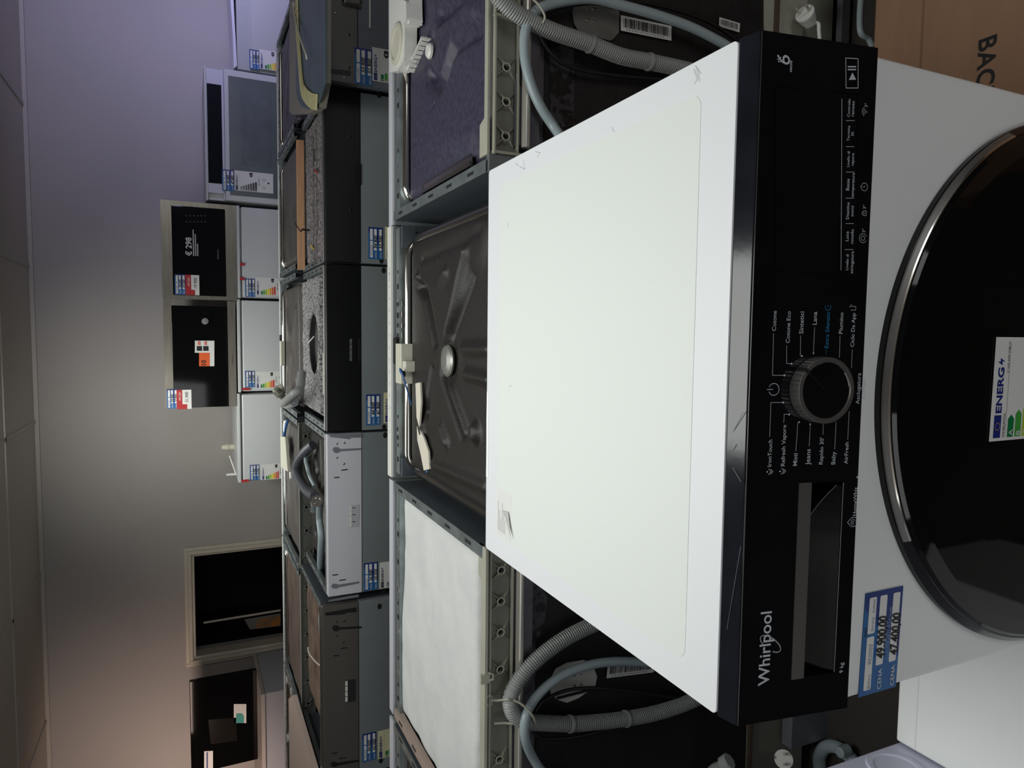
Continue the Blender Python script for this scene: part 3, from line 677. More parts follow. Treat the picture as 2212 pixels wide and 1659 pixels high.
# centre one: stripped down to the tub
xl2, xr2 = -.298, .296
Bm = thing('dishwasher', 'dishwasher without side panels, brown cross-ribbed tub right behind the white lid', 'dishwasher', (0, .9, 0), row1)
front_rail(Bm, xl2, xr2, Y1-.03, Y1, ZT-.004)
b = MB()
for k, x in enumerate((.115, .09, .064, .04, -.19, -.21)): b.box(x-.006, x+.006, Y1-.046, Y1-.034, ZT-.004, ZT-.002, CHROME); b.box(x-.005, x+.005, Y1-.018, Y1-.008, ZT-.0035, ZT-.003, MATTEK)
b.build('rail_clips', Bm)
strip2 = door_away(Bm, xl2-.014, xr2+.008, WPLAS, .826)
b = MB()
for k in range(14): x = .19-.03*k; b.lathe((x, 1.222, .826), (0, 0, 1), [(.0034, .0002), (.0026, .0003)], INKB, 12, caps=False)
b.text('CLASS 44', (.17, 1.217, .8264), (1, 0, 0), (0, 1, 0), INKB, size=.009); b.build('strip_print', strip2)
hC = reliefs(-.278, .262, Y0-.03, Y1-.065, .80, [([(905, 614), (919, 637), (939, 738)], -.010, .013), ([(1012, 545), (1000, 590), (985, 660), (966, 735)], .010, .016), ([(1022, 600), (1004, 650), (978, 722)], -.006, .010),
    ([(933, 803), (920, 890)], -.010, .012), ([(956, 808), (975, 870), (998, 935)], -.011, .012), ([(966, 812), (990, 875), (1012, 935)], .006, .010), ([(1003, 754), (1060, 754)], .008, .012), ([(1009, 808), (1060, 820)], .008, .011),
    ([(954, 605), (964, 588)], .006, .012), ([(903, 605)], .007, .016), ([(955, 925), (966, 955)], .007, .012), ([(908, 905), (916, 935)], .008, .012), ([(1030, 934)], .010, .020), ([(1035, 520)], .005, .05),
    ([(912, 560), (1040, 500)], -.004, .010), ([(930, 1000), (1050, 1052)], .005, .012), ([(970, 780)], -.006, .048)])
T = tub(Bm, -.278, .262, Y0-.03, Y1-.065, .80, BITUM, hC, n=150)
for sx in (-.2815, .2655): MB().tube([(sx, Y0-.03, .783), (sx, Y1-.085, .783)], .0135, STAIN, 14).box(sx-.0035, sx+.0035, Y0-.03, Y1-.08, .5, .782, STAIN).build('steel_side_edge', T)
b = MB()
cc = AZ(970, 779, .797); b.lathe(cc, (0, 0, 1), [(.032, 0), (.033, .004), (.029, .0075), (.017, .0115), (.0001, .013)], mat('pressed_cap', (150, 150, 144), .38, metal=.6), 40); b.build('centre_boss', T)
for q_ in ((1031, 938), (950, 565), (905, 615)):
    cc = AZ(q_[0], q_[1], .794); b = MB(); b.lathe(cc, (0, 0, 1), [(.013, -.004), (.012, .003), (.008, .006), (.0001, .007)], BITUM, 24); b.build('small_boss', T)
b = MB(); b.prism([AZ(901, 828, .806), AZ(911, 826, .806), AZ(913, 870, .806), AZ(909, 925, .806), AZ(919, 945, .806), AZ(929, 975, .806), AZ(931, 1013, .806), AZ(919, 1016, .806), AZ(912, 980, .806), AZ(905, 950, .806), AZ(903, 890, .806)], (0, 0, .004), mat('cream_foam', (214, 208, 192), .7)); b.build('foam_strip', Bm)
b = MB(); q_ = AZ(882, 762, ZT); b.box(q_.x-.075, q_.x+.02, Y1-.075, Y1-.028, ZT-.03, ZT+.006, CREAM); b.box(q_.x-.045, q_.x-.02, Y1-.10, Y1-.075, ZT-.03, ZT+.002, CREAM); SW = b.build('switch_box', Bm, bevel=.002)
b = MB(); b.box(q_.x-.03, q_.x+.034, Y1-.028, Y1-.002, ZT-.018, ZT+.004, MATTEK); b.cyl((q_.x-.05, Y1-.088, ZT), (q_.x-.05, Y1-.088, ZT+.006), .007, MATTEK); b.build('door_latch', Bm)
b = MB()
for k in range(3): o = V3((q_.x-.046-.003*k, Y1-.09, ZT+.004)); b.tube(cat_rom([o, o+V3((.01, -.01, .012)), o+V3((-.004, -.022, .008)), o+V3((-.03, -.024, .0)), o+V3((-.07, -.022, -.012))], 5), .0011, BLUEW, 6)
b.build('blue_wire', Bm)
b = MB(); q_ = AZ(921, 1020, .8); b.tube(cat_rom([q_, q_+V3((.005, -.01, -.004)), q_+V3((-.004, -.03, -.008)), q_+V3((.008, -.05, -.02))], 5), .003, BLUEW, 8); b.build('blue_wire', Bm)
for x0, x1, xa, xb in ((xl2, xl2+.045, xl2, xl2+.012), (xr2-.05, xr2, xr2-.012, xr2)):
    b = MB(); b.box(x0, x1, Y1-.060, Y1-.048, ZT-.035, ZT-.002, GALVD).box(xa, xb, Y1-.060, Y1-.03, .2, ZT-.036, GALVD); b.build('corner_bracket', Bm)
MB().box(-.27, .255, Y0-.02, Y0, .2, .7, BITBLK).build('back_mat', Bm); machine_base(Bm, xl2, xr2, Y0, Y1)

# right one
xl3, xr3 = .315, .915
Cm = thing('dishwasher', 'dishwasher with dark tub with painted violet sheen and white hose fitting on top, right of the white lid', 'dishwasher', (.6, .9, 0), row1)
side_panel(Cm, xl3, 1, Y0, Y1, .06, ZT, holes=5); side_panel(Cm, xr3, -1, Y0, Y1, .06, ZT)
front_rail(Cm, xl3+.022, xr3-.02, Y1-.034, Y1, ZT-.004); door_away(Cm, xl3-.008, xr3)
hW = reliefs(xl3+.04, xr3-.035, Y0+.035, Y1-.05, .80, [([(1034, 62), (1000, 82), (972, 108), (962, 150), (948, 186), (932, 178), (926, 165)], -.013, .017), ([(1000, -10), (962, 22), (948, 34)], -.010, .018), ([(930, 82), (934, 72)], -.008, .010), ([(1020, 290), (940, 320)], .006, .03), ([(936, 228), (942, 210)], -.003, .006), ([(990, 30), (1020, 20)], .005, .02)])
T = tub(Cm, xl3+.04, xr3-.035, Y0+.035, Y1-.05, .80, BITVREFL, hW, n=130)
b = MB(); b.bar(AZ(913, 408, .803), AZ(1018, 346, .803), .022, .006, STAIN); b.bar(AZ(918, 404, .807), AZ(1018, 343, .807), .008, .004, CHROME); b.build('steel_edge_strip', T)
b = MB(); b.prism([(xl3+.03, Y0-.004, ZT-.004), (xl3+.03, Y0+.030, ZT-.004), (xl3+.085, Y0+.030, ZT-.004), (xl3+.092, Y0+.010, ZT-.004), (xr3, Y0+.010, ZT-.004), (xr3, Y0-.004, ZT-.004)], (0, 0, .004), RIBP); b.build('rear_lip', Cm)
rib_strip(Cm, xl3+.03, xr3, Y0, ribz0, ribz1, [AY(1055, q_, Y0).x for q_ in (292, 217, 142)])
b = MB(); b.box(xl3-.0, xl3+.03, Y0-.008, Y0+.004, .765, ZT-.002, GALV); q_ = V3((xl3+.014, Y0-.0085, .79)); b.disc(q_, (0, -1, 0), .004, MATTEK, 12); b.build('corner_bracket', Cm)
for q_ in (35, 330): x = AY(1060, q_, Y0).x; MB().box(x-.002, x+.002, Y0-.013, Y0, .745, .812, RIBP).build('rib', Cm)
back_stuff(Cm, xl3+.002, xr3, AY(1090, 318, Y0).x, xr3-.01)
patch(Cm, [(1112, 170), (1135, 200), (1145, 245), (1142, 300), (1128, 312), (1110, 316)], Y0-.0066, PLG)
patch(Cm, [(1186, 90), (1240, 95), (1240, 270), (1215, 275), (1190, 260)], Y0-.0062)
machine_base(Cm, xl3, xr3, Y0, Y1)
# white fitting (water intake housing)
b = MB(); o = AZ(868, 95, ZT)
def wz(x, y): return AZ(x, y, .806)
b.prism([wz(866, 160), wz(884, 158), wz(900, 133), wz(901, 60), wz(912, 55), wz(912, 0), wz(905, -40), wz(866, -40)], (0, 0, .028), WPLAS)
b.prism([wz(893, 45), wz(900, 6), wz(912, 10), wz(913, 48), wz(905, 60)], (0, 0, .036), WPLAS)
FT = b.build('water_intake', Cm, bevel=.004)
b = MB(); cc = wz(884, 100)+V3((0, 0, .028)); b.lathe(cc, (0, 0, 1), [(.045, 0), (.045, .004), (.041, .006), (.034, .006), (.033, .003), (.0001, .003)], CREAM, 40); b.build('intake_disc', FT)
b = MB(); p0 = wz(888, 155); p1 = wz(921, 82); b.bar(p0, p1, .004, .022, WPLAS)
for k in range(7): q_ = p0.lerp(p1, .12+.13*k); b.box(q_.x-.0015, q_.x+.0015, q_.y-.004, q_.y+.004, q_.z-.006, q_.z+.007, MATTEK)
b.build('intake_comb', FT)
b = MB(); cc = AZ(932, 111, .803); b.lathe(cc, (0, 0, 1), [(.0001, .0), (.016, .001), (.016, .006), (.012, .010), (.0001, .010)], WPLAS, 9); b.build('white_nut', T)

# hinge plates, barcode stickers, hoses on the backs
def hinge_plate(parent, pts, riv, y=Y0-.008, m=mat('plate_steel', (222, 218, 208), .45, metal=.25, var=.1, vscale=20)):
    b = MB(); b.prism([AY(px, py, y) for px, py in pts], (0, .002, 0), m); o = b.build('hinge_plate', parent, bevel=.0006)
    for px, py in riv: q_ = MB(); q_.lathe(AY(px, py, y), (0, -1, 0), [(.0035, 0), (.0028, .0018), (.0001, .0026)], CHROME, 12); q_.build('rivet', o)
    return o
def barcode(parent, o, ux, wd, h, seed=1, vertical=False):
    c = Card(o, ux, V3((0, 0, 1)) if not vertical else V3(ux).cross(V3((0, -1, 0))), wd, h); c.uy = c.ux.cross(V3((0, 1, 0)))*-1; c.n = V3((0, -1, 0)); c.base(PAPER); rnd = random.Random(seed); x = wd*.05
    while x < wd*.92:
        bw = wd*rnd.choice((.006, .010, .016)); c.rect(x, x+bw, h*.22, h*.84, INK, 2); x += bw+wd*rnd.choice((.006, .010, .014))
    for k in range(16): c.rect(wd*(.08+.05*k), wd*(.11+.05*k), h*.08, h*.15, INKB, 2)
    return c.mb.build('barcode_sticker', parent)
PLS = mat('plate_dark', (124, 124, 120), .45, metal=.3, var=.15, vscale=20)
hinge_plate(Cm, [(1242, 12), (1325, 13), (1338, 25), (1337, 70), (1325, 84), (1318, 88), (1250, 68), (1240, 50), (1237, 25)], [(1268, 16), (1282, 19), (1268, 44), (1282, 48)], m=PLS)
yb_ = Y0-.0085
p0 = AY(1373, 86, yb_); u_ = AY(1448, 88, yb_)
def bar4(parent, c00, c10, c01, seed):
    """c00 left bottom, c10 right bottom, c01 left top of the sticker, on the back sheet"""
    o = AY(*c00, yb_); ux = AY(*c10, yb_)-o; uy = AY(*c01, yb_)-o; c = Card(o, ux, uy, ux.length, uy.length, .0003); c.n = V3((0, -1, 0)); c.uy = (uy-c.ux*uy.dot(c.ux)).normalized(); c.base(PAPER); rnd = random.Random(seed); wd, h = c.w, c.h; x = wd*.05
    while x < wd*.92:
        bw = wd*rnd.choice((.008, .012, .02)); c.rect(x, x+bw, h*.24, h*.86, INK, 2); x += bw+wd*rnd.choice((.008, .012, .018))
    for k in range(14): c.rect(wd*(.1+.055*k), wd*(.13+.055*k), h*.09, h*.16, INKB, 2)
    return c.mb.build('barcode_sticker', parent)
# the stickers run downwards: their long side follows the picture's left-right direction
bar4(Cm, (1341, 66), (1450, 88), (1341, 33), 3)
bar4(Cm, (1553, 57), (1597, 70), (1556, 38), 4)
hinge_plate(A, [(1190, 1500), (1188, 1470), (1200, 1445), (1225, 1432), (1262, 1426), (1282, 1440), (1290, 1462), (1286, 1482), (1270, 1494), (1250, 1508), (1225, 1518), (1205, 1512)], [(1240, 1457), (1254, 1454), (1240, 1482), (1254, 1479)])
b = MB(); b.bar(AY(1203, 1508, Y0-.0092), AY(1276, 1489, Y0-.0092), .003, .006, MATTEK, up=(0, 1, 0)); b.build('plate_slot', A)
bar4(A, (1310, 1465), (1412, 1452), (1310, 1432), 5)

YH = Y0-.030
def px_path(pts, y=YH, sub=8): return cat_rom([AY(p_[0], p_[1], p_[2] if len(p_) > 2 else y) for p_ in pts], sub)
def corrugated(name, label, pts, r, collars, parent=None):
    P = px_path(pts, sub=4)
    # resample evenly at 1/4 of a corrugation
    L = [0]
    for i in range(1, len(P)): L.append(L[-1]+(P[i]-P[i-1]).length)
    st = .00105; n = int(L[-1]/st); Q = []; j = 0
    for i in range(n):
        d = i*st
        while L[j+1] < d: j += 1
        Q.append(P[j].lerp(P[j+1], (d-L[j])/(L[j+1]-L[j])))
    b = MB(); b.tube(Q, r, HOSEC, 18, rf=lambda i: r if i % 4 in (0, 1) else r*.80); o = b.build(name, parent)
    for cxy in collars:
        q_ = AY(cxy[0], cxy[1], YH); i = min(range(len(Q)), key=lambda k: (Q[k]-q_).length); i = max(1, min(len(Q)-3, i))
        MB().cyl(Q[i]-(Q[i+1]-Q[i]).normalized()*.0025, Q[i]+(Q[i+1]-Q[i]).normalized()*.0025, r*1.12, HOSEC, 24).build('hose_collar', o)
    return o
corrugated('drain_hose', '', [(1070, -12), (1090, 8), (1115, 28), (1148, 47), (1200, 70), (1270, 93), (1340, 121), (1400, 133), (1480, 150), (1560, 170), (1630, 190), (1680, 200, Y0-.01)], .0140, [(1275, 95), (1403, 134)], Cm)
MB().tube(px_path([(1680, 380, Y0-.01), (1580, 400, Y0-.03), (1420, 420, Y0-.045), (1300, 395, Y0-.05), (1245, 345, Y0-.05), (1222, 310, Y0-.05), (1195, 272), (1165, 225), (1143, 170), (1133, 115), (1136, 62), (1158, 24), (1210, 4), (1280, -3), (1345, 12), (1420, 33), (1500, 62), (1585, 108), (1640, 150), (1685, 165, Y0-.006)]), .0085, HOSEG, 16).build('inlet_hose', Cm)
MB().tube(px_path([(1600, 95), (1540, 52), (1460, 22), (1380, 6), (1300, 5), (1220, 14), (1178, 32), (1163, 58), (1175, 95), (1205, 130), (1250, 150), (1330, 163), (1440, 172), (1500, 174), (1600, 185), (1685, 190, Y0-.004)], YH+.012), .0035, CABLE, 8).build('power_cable', Cm)
MB().tube(px_path([(1148, -4, YH-.012), (1165, 12, YH-.018), (1177, 36, YH-.018), (1170, 52, YH-.01), (1164, 50, YH)]), .0020, RIBP, 8).build('cable_tie', Cm)
corrugated('drain_hose', '', [(1300, 1342), (1262, 1358), (1215, 1383), (1165, 1420), (1125, 1462), (1103, 1505), (1108, 1540), (1135, 1558), (1180, 1562), (1232, 1564), (1290, 1560), (1350, 1553), (1410, 1542), (1470, 1524), (1540, 1495), (1620, 1470), (1680, 1462, Y0-.01)], .0140, [(1232, 1564), (1352, 1552)], A)
MB().tube(px_path([(1680, 1430, Y0-.006), (1600, 1436), (1510, 1440), (1440, 1436), (1380, 1430), (1315, 1430), (1255, 1442), (1200, 1468), (1158, 1506), (1136, 1548, YH-.016), (1134, 1592, YH-.016), (1150, 1635), (1180, 1675), (1230, 1700), (1300, 1710, Y0-.008)]), .0085, HOSEG, 16).build('inlet_hose', A)
MB().tube(px_path([(1510, 1512), (1440, 1504), (1360, 1492), (1290, 1486), (1230, 1490), (1180, 1510), (1155, 1540), (1150, 1575), (1175, 1595), (1240, 1592), (1330, 1572), (1420, 1550), (1510, 1520)], YH+.010)+px_path([(1510, 1520), (1600, 1500), (1680, 1490, Y0-.004)], YH+.010)[1:], .0035, CABLE, 8).build('power_cable', A)
MB().tube(px_path([(1108, 1512, YH-.012), (1125, 1520, YH-.020), (1142, 1535, YH-.028), (1154, 1552, YH-.03), (1156, 1562, YH-.02), (1150, 1566, YH)]), .0020, RIBP, 8).build('cable_tie', A)
MB().tube(px_path([(1058, 1512, Y0-.012), (1075, 1513, Y0-.016), (1095, 1511, YH-.01), (1104, 1512, YH-.012)]), .0022, RIBP, 8).build('cable_tie', A)
MB().tube(px_path([(1068, 1563, Y0-.016), (1095, 1562, Y0-.022), (1125, 1566, YH-.01)]), .0022, RIBP, 8).build('cable_tie', A)
# far left neighbour of that row, only its flange shows
N1 = thing('dishwasher', 'dishwasher left of the felt-filled one, only its top corner showing', 'dishwasher', (-1.24, .9, 0), row1)
side_panel(N1, -.945, -1, Y0, Y1, .06, ZT); side_panel(N1, -1.53, 1, Y0, Y1, .06, ZT); front_rail(N1, -1.51, -.967, Y1-.03, Y1, ZT-.004); door_away(N1, -1.53, -.945); tub(N1, -1.49, -.985, Y0+.02, Y1-.05, .79, BITUM, h_bumpy, n=30); machine_base(N1, -1.53, -.945, Y0, Y1)

# ---------------------------------------------------------------- middle row, doors towards us
ZR = .833; YF = 2.05; YB = 2.56; ZS = .708
row2 = 'dishwashers of the middle row with grey steel doors facing the camera'
def dish2(name_label, x0, x1, plate, doorm=DOORG, zt=ZR, yf=YF, zs=ZS, hole=True, plate_t=.02, group=row2, holes_px=()):
    P = thing('dishwasher', name_label, 'dishwasher', ((x0+x1)/2, (yf+YB)/2, 0), group)
    MB().box(x0+.003, x1-.003, yf, yf+.03, .10, zs, doorm).build('door', P, bevel=.0015)
    fp = MB().box(x0+.003, x1-.003, yf-.002, yf+.03, zs+.0015, zt, plate).build('upper_plate', P, bevel=.002)
    side_panel(P, x0+.002, 1, yf+.035, YB, .06, zt); side_panel(P, x1-.002, -1, yf+.035, YB, .06, zt)
    front_rail(P, x0+.02, x1-.02, yf+.034, yf+.056, zt-.004, holes=False)
    MB().tube([(x0+.006, yf+.031, zt+.001), (x1-.006, yf+.031, zt+.001)], .0035, SILVER, 8).build('front_edge', P)
    machine_base(P, x0, x1, yf+.03, YB)
    for px, py in holes_px:
        c_ = AY(px, py, yf-.0008); q_ = MB(); q_.prism([c_+V3((a_*.011, 0, c2*.008)) for a_, c2 in [(math.cos(t), math.sin(t)) for t in [2*math.pi*k/16 for k in range(16)]]], (0, .0005, 0), MATTEK); q_.build('hinge_hole', P)
    return P, fp
def fr(parent, pts, y, m, d=.001, nm='slot'):
    for q_ in pts: b = MB(); b.prism([AY(px, py, y) for px, py in q_], (0, d, 0), m); o = b.build(nm, parent)
    return o
def dash(p0, p1, wd):
    (x0, y0), (x1, y1) = p0, p1; L = math.hypot(x1-x0, y1-y0) or 1; nx, ny = -(y1-y0)/L*wd/2, (x1-x0)/L*wd/2
    return [(x0+nx, y0+ny), (x1+nx, y1+ny), (x1-nx, y1-ny), (x0-nx, y0-ny)]
# black plate + grey felt (right of centre)
S2, fS = dish2('dishwasher with black top plate and solid grey felt behind a pine batten, middle row', .291, .893, BLACKP, holes_px=((824, 563), (819, 205)))
def felt_top(P, x0, x1, y0, y1, z, k, hole=None, m=FELT):
    b = MB(); h = h_felt(k)
    def fn(u, v):
        p_ = V3((x0+(x1-x0)*u, y0+(y1-y0)*v, z+h(u*2-1, v*2-1)))
        e = min(u, 1-u, v, 1-v)
        if e < .02: p_.z -= .02
        if hole:
            d = math.hypot((p_.x-hole[0]), (p_.y-hole[1]))
            if d < hole[2]: p_.z = z-.026
            p_.z = p_.z
        return p_
    b.grid(fn, 110, 80, m, smooth=False if hole else True); return b.build('felt_cover', P)
FS = felt_top(S2, .315, .87, YF+.06, YB-.01, .822, 1)
b = MB(); b.bar(AZ(678, 366, .829), AZ(686, 374, .829), .006, .003, RED, up=(0, 0, 1)); b.build('red_thread', FS)
b = MB(); b.bar(AZ(672, 530, .829), AZ(677, 538, .829), .008, .003, YEL); b.build('yellow_speck', FS)
b = MB(); b.bar(AZ(679, 323, .829), AZ(679, 350, .829), .006, .002, MATTEK); b.build('felt_slit', FS)
for q_ in ((755, 295), (757, 453)): c_ = AY(*q_, YF-.0025); MB().lathe(c_, (0, -1, 0), [(.006, 0), (.005, .002), (.0001, .003)], BLACKP, 12).build('screw_cap', fS)
fr(fS, [[(768, 354), (781, 354), (781, 400), (768, 400)]], YF-.0026, mat('pocket_black', (4, 4, 5), .4), nm='grip_recess')
price_label(S2, AY(796, 559, YF-.0006), .113, .052, p1='34.900', p2='33.200', extra=False)
energy_label(S2, AY(832, 559, YF-.0006), .115, .23, paper=PAPERY, cls='E')
# black plate + light felt with a round hole (centre)
S1, fT = dish2('dishwasher with black top plate, felt top with a round hole and four buttons, middle row', -.313, .288, mat('black_plate_gloss', (10, 10, 12), .3), holes_px=((829, 584), (830, 923)))
FELT2 = mat('grey_felt_light', (76, 75, 78), .95, bump=1.0, bscale=110, col2=(186, 184, 182), vscale=110, detail=8, ramp=(.36, .64))
cc = AZ(679, 743, .835)
FT1 = felt_top(S1, -.27, .262, YF+.10, YB+.01, .838, 4, (cc.x, cc.y, .115), m=FELT2)
b = MB(); b.lathe((cc.x, cc.y, .817), (0, 0, 1), [(.0001, .0), (.080, .0), (.108, .0), (.114, .018)], MATTEK, 40, ms=[mat('felt_hole_floor', (88, 86, 82), .8), MATTEK, MATTEK], caps=False); b.build('hole_floor', FT1)
b = MB(); b.bar(AZ(665, 742, .846), AZ(678, 727, .846), .004, .003, PAPER); b.build('white_stick', FT1)
b = MB(); b.box(-.20, .02, YF+.056, YF+.095, ZR-.02, ZR-.004, MATTEK); b.box(-.18, -.03, YF+.050, YF+.066, ZR-.012, ZR+.002, CREAM); b.build('control_board', S1)
fr(fT, [[(755.4, 732+k*12.2), (760.4, 732+k*12.2), (760.4, 743+k*12.2), (755.4, 743+k*12.2)] for k in range(4)], YF-.003, mat('button_grey', (96, 96, 98), .4), nm='push_button')
fr(fT, [dash((775, 732), (775, 780), 1.2), dash((778, 732), (778, 780), .8)], YF-.0028, mat('line_grey', (40, 40, 42), .5), nm='printed_line')
price_label(S1, AY(791, 919, YF-.0006), .113, .052, p1='44.900', p2='41.900', extra=False)
energy_label(S1, AY(829, 914, YF-.0006), .113, .23, paper=PAPERY, cls='E')
# white plate, open top with hose
LILW = mat('plate_white', (208, 208, 214), .45)
S0, fV = dish2('dishwasher with white top plate and a grey hose curled in its open top, middle row', -.917, -.316, LILW, holes_px=((832, 940), (828, 1277)))
TV = tub(S0, -.87, -.36, YF+.07, YB-.03, .812, BITUM, h_cross, n=60, rim=False)
def keyslots(parent, y, m, ybase=938, dx=0, dy=0):
    fr(parent, [[(718+dx, 971+dy), (722+dx, 966+dy), (730+dx, 966+dy), (734+dx, 970+dy), (781+dx, 968+dy), (781+dx, 972+dy), (735+dx, 975+dy), (730+dx, 979+dy), (722+dx, 978+dy)],
        [(715+dx, 1266+dy), (719+dx, 1261+dy), (726+dx, 1261+dy), (731+dx, 1263+dy), (776+dx, 1256+dy), (776+dx, 1260+dy), (731+dx, 1269+dy), (726+dx, 1272+dy), (718+dx, 1271+dy)]], y, m, nm='keyhole_slot')
    fr(parent, [dash((737+dx, 1016+dy), (751+dx, 1014+dy), 2.2), dash((722+dx, 1032+dy), (733+dx, 1031+dy), 2.2), dash((718+dx, 1243+dy), (730+dx, 1241+dy), 2), dash((733+dx, 1254+dy), (747+dx, 1252+dy), 2),
        dash((727+dx, 961+dy), (730+dx, 957+dy), 1.6), dash((743+dx, 959+dy), (746+dx, 955+dy), 1.6), dash((727+dx, 991+dy), (730+dx, 987+dy), 1.6), dash((742+dx, 1005+dy), (745+dx, 1000+dy), 1.6)], y, MATTEK, nm='short_slot')
keyslots(fV, YF-.003, mat('slot_shade', (120, 120, 128), .5))
fr(fV, [[(753, 1092), (776, 1090), (775, 1138), (753, 1139)]], YF-.003, mat('recess_white', (186, 186, 192), .5), nm='grip_recess')
fr(fV, [[(755, 1093+11.5*k), (760, 1093+11.5*k), (760, 1103+11.5*k), (755, 1103+11.5*k)] for k in range(4)], YF-.004, WPLAS, nm='push_button')
fr(fV, [dash((762, 1097+15*k), (767, 1097+15*k), 1.5) for k in range(3)], YF-.0045, MATTEK, nm='button_mark')
fr(fV, [[(711, 939), (779, 936), (784, 945), (757, 946), (756, 949), (713, 944)], [(708, 1300), (775, 1290), (775, 1284), (750, 1288), (712, 1296)]], YF-.003, mat('slot_shade', (120, 120, 128), .5), nm='corner_step')
price_label(S0, AY(786, 1277, YF-.0006), .105, .052, p1='26.900', p2='25.550', extra=False)
energy_label(S0, AY(820, 1272, YF-.0006), .10, .2, cls='E', grey=True)
def zp(x, y, z=.86): return AZ(x, y, z)
b = MB(); hp = cat_rom([zp(676, 961, .83), zp(662, 972, .85), zp(646, 992, .87), zp(640, 1015, .875), zp(648, 1038, .87), zp(663, 1060, .86), zp(680, 1072, .85)], 8)
b.tube(hp, .020, mat('hose_slate', (78, 80, 86), .4), 16, rf=lambda i: .019); HB = b.build('fill_hose', S0)
b = MB(); b.tube(cat_rom([zp(668, 967, .84), zp(660, 985, .85), zp(664, 1010, .85), zp(670, 1030, .84), zp(680, 1050, .83)], 6), .008, HOSEG, 10); b.build('drain_tube', S0)
c_ = zp(686, 1083, .85); d_ = (V3((.3, -.8, .25))).normalized()
b = MB(); b.lathe(c_-d_*.02, d_, [(.014, 0), (.014, .02), (.022, .02), (.022, .034), (.013, .034), (.012, .028), (.0001, .028)], CHROME, 10); b.build('hose_coupling', S0)
b = MB(); b.tube(cat_rom([c_+V3((-.01, .01, -.01)), zp(690, 1120, .83), zp(694, 1160, .83), zp(692, 1215, .82), zp(696, 1235, .80)], 6), .013, HOSEG, 12); b.build('drain_tube', S0)
b = MB(); c_ = zp(675, 1095, .84); b.box(c_.x-.02, c_.x+.02, c_.y-.02, c_.y+.01, c_.z-.02, c_.z+.006, GALV).cyl(c_+V3((-.005, -.005, .006)), c_+V3((-.005, -.005, .012)), .008, CHROME); b.build('small_bracket', S0)
# brown plate, steel edge (left)
W0, fW = dish2('dishwasher with grey-brown top plate and bright steel front edge, middle row', -1.62, -.945, BROWNP, zt=.853, zs=.722, holes_px=((820, 1310), (823, 1643)))
TW = tub(W0, -1.48, -.99, YF+.06, YB-.02, .835, mat('bitumen_warm', (88, 72, 62), .4, bump=.4, bscale=120, col2=(120, 100, 86), vscale=14), h_bumpy, n=60, rim=False)
b = MB(); b.tube([(-1.615, YF+.012, .857), (-.95, YF+.012, .857)], .006, CHROME, 10); b.build('steel_front_edge', W0)
keyslots(fW, YF-.003, MATTEK, dx=-1, dy=385-8+8)
fr(fW, [[(746, 1470), (768, 1467), (768, 1514), (746, 1518)]], YF-.003, mat('recess_dark', (36, 36, 36), .5), nm='grip_recess')
fr(fW, [[(746, 1472+11.5*k), (751, 1471+11.5*k), (751, 1481+11.5*k), (746, 1482+11.5*k)] for k in range(4)], YF-.0045, WPLAS, nm='push_button')
fr(fW, [[(702, 1324), (770, 1312), (770, 1322), (746, 1324), (745, 1327), (703, 1330)]], YF-.003, MATTEK, nm='corner_step')
price_label(W0, AY(783, 1647, YF-.0006), .11, .052, p1='34.950', p2='33.200', extra=False)
energy_label(W0, AY(816, 1640, YF-.0006), .11, .2, cls='E', paper=PAPERY)
b = MB(); b.prism([(-1.06, YF+.08, .842), (-.995, YF+.06, .842), (-1.0, YF+.09, .848), (-1.03, YF+.10, .85), (-1.15, YF+.09, .845), (-1.2, YF+.05, .843)], (0, 0, .003), mat('clear_film', (150, 160, 158), .25)); b.build('plastic_film', W0)
b = MB(); b.tube(cat_rom([AZ(665, 1398, .86), AZ(668, 1412, .86), AZ(682, 1430, .86), AZ(692, 1438, .86)], 5), .0022, PAPER, 6); b.build('white_wire', W0)

# tall stainless unit at the right of the middle row
YU = 1.93
U = thing('dishwasher', 'dark steel dishwasher with chrome handle, right end of the middle row', 'dishwasher', (1.2, 2.2, 0), row2)
ux0, ux1, uz = .874, 1.53, .878
MB().box(ux0, ux1, YU, YU+.03, .10, .742, DOORD).build('door', U, bevel=.002)
up_ = MB().box(ux0, ux1, YU-.001, YU+.03, .744, uz, mat('brown_steel', (98, 96, 93), .45, metal=.1, bump=.1, bscale=400)).build('upper_plate', U, bevel=.002)
MB().box(ux0-.004, ux1, YU-.006, YU+.022, uz, uz+.004, mat('lilac_edge', (150, 148, 168), .35, metal=.3)).build('top_edge_strip', U)
fr(up_, [[(701, 158), (703, 150), (709, 148), (757, 153), (758, 164), (708, 158)]], YU-.002, mat('recess_dark', (36, 36, 36), .5), nm='keyhole_slot')
fr(up_, [dash((684, 28), (690, 29), 3), dash((684, 72), (689, 73), 3)], YU-.002, MATTEK, nm='short_slot')
fr(up_, [dash((755, 72), (755, 78), 3), dash((755, 144), (755, 150), 3)], YU-.002, MATTEK, nm='short_slot')
for q_ in ((693, 160), (744, 168), (725, 28)): MB().lathe(AY(*q_, YU-.001), (0, -1, 0), [(.004, 0), (.003, .0015), (.0001, .002)], SILVER, 10).build('rivet', up_)
b = MB(); b.bar(AY(798.5, -30, YU-.003), AY(798.5, 61, YU-.003), .005, .006, WPLAS, up=(0, 1, 0)); b.build('light_bar', U)
b = MB(); q_ = AY(752, 13, YU-.004); b.box(q_.x, q_.x+.12, YU-.022, YU-.001, q_.z-.045, q_.z+.022, CHROME); b.build('grip_handle', U, bevel=.014, bseg=4)
price_label(U, AY(766, 180, YU-.001), .118, .060, p1='53.900', p2='51.900', extra=False)
energy_label(U, AY(804, 174, YU-.001), .110, .23, cls='B', paper=PAPER)
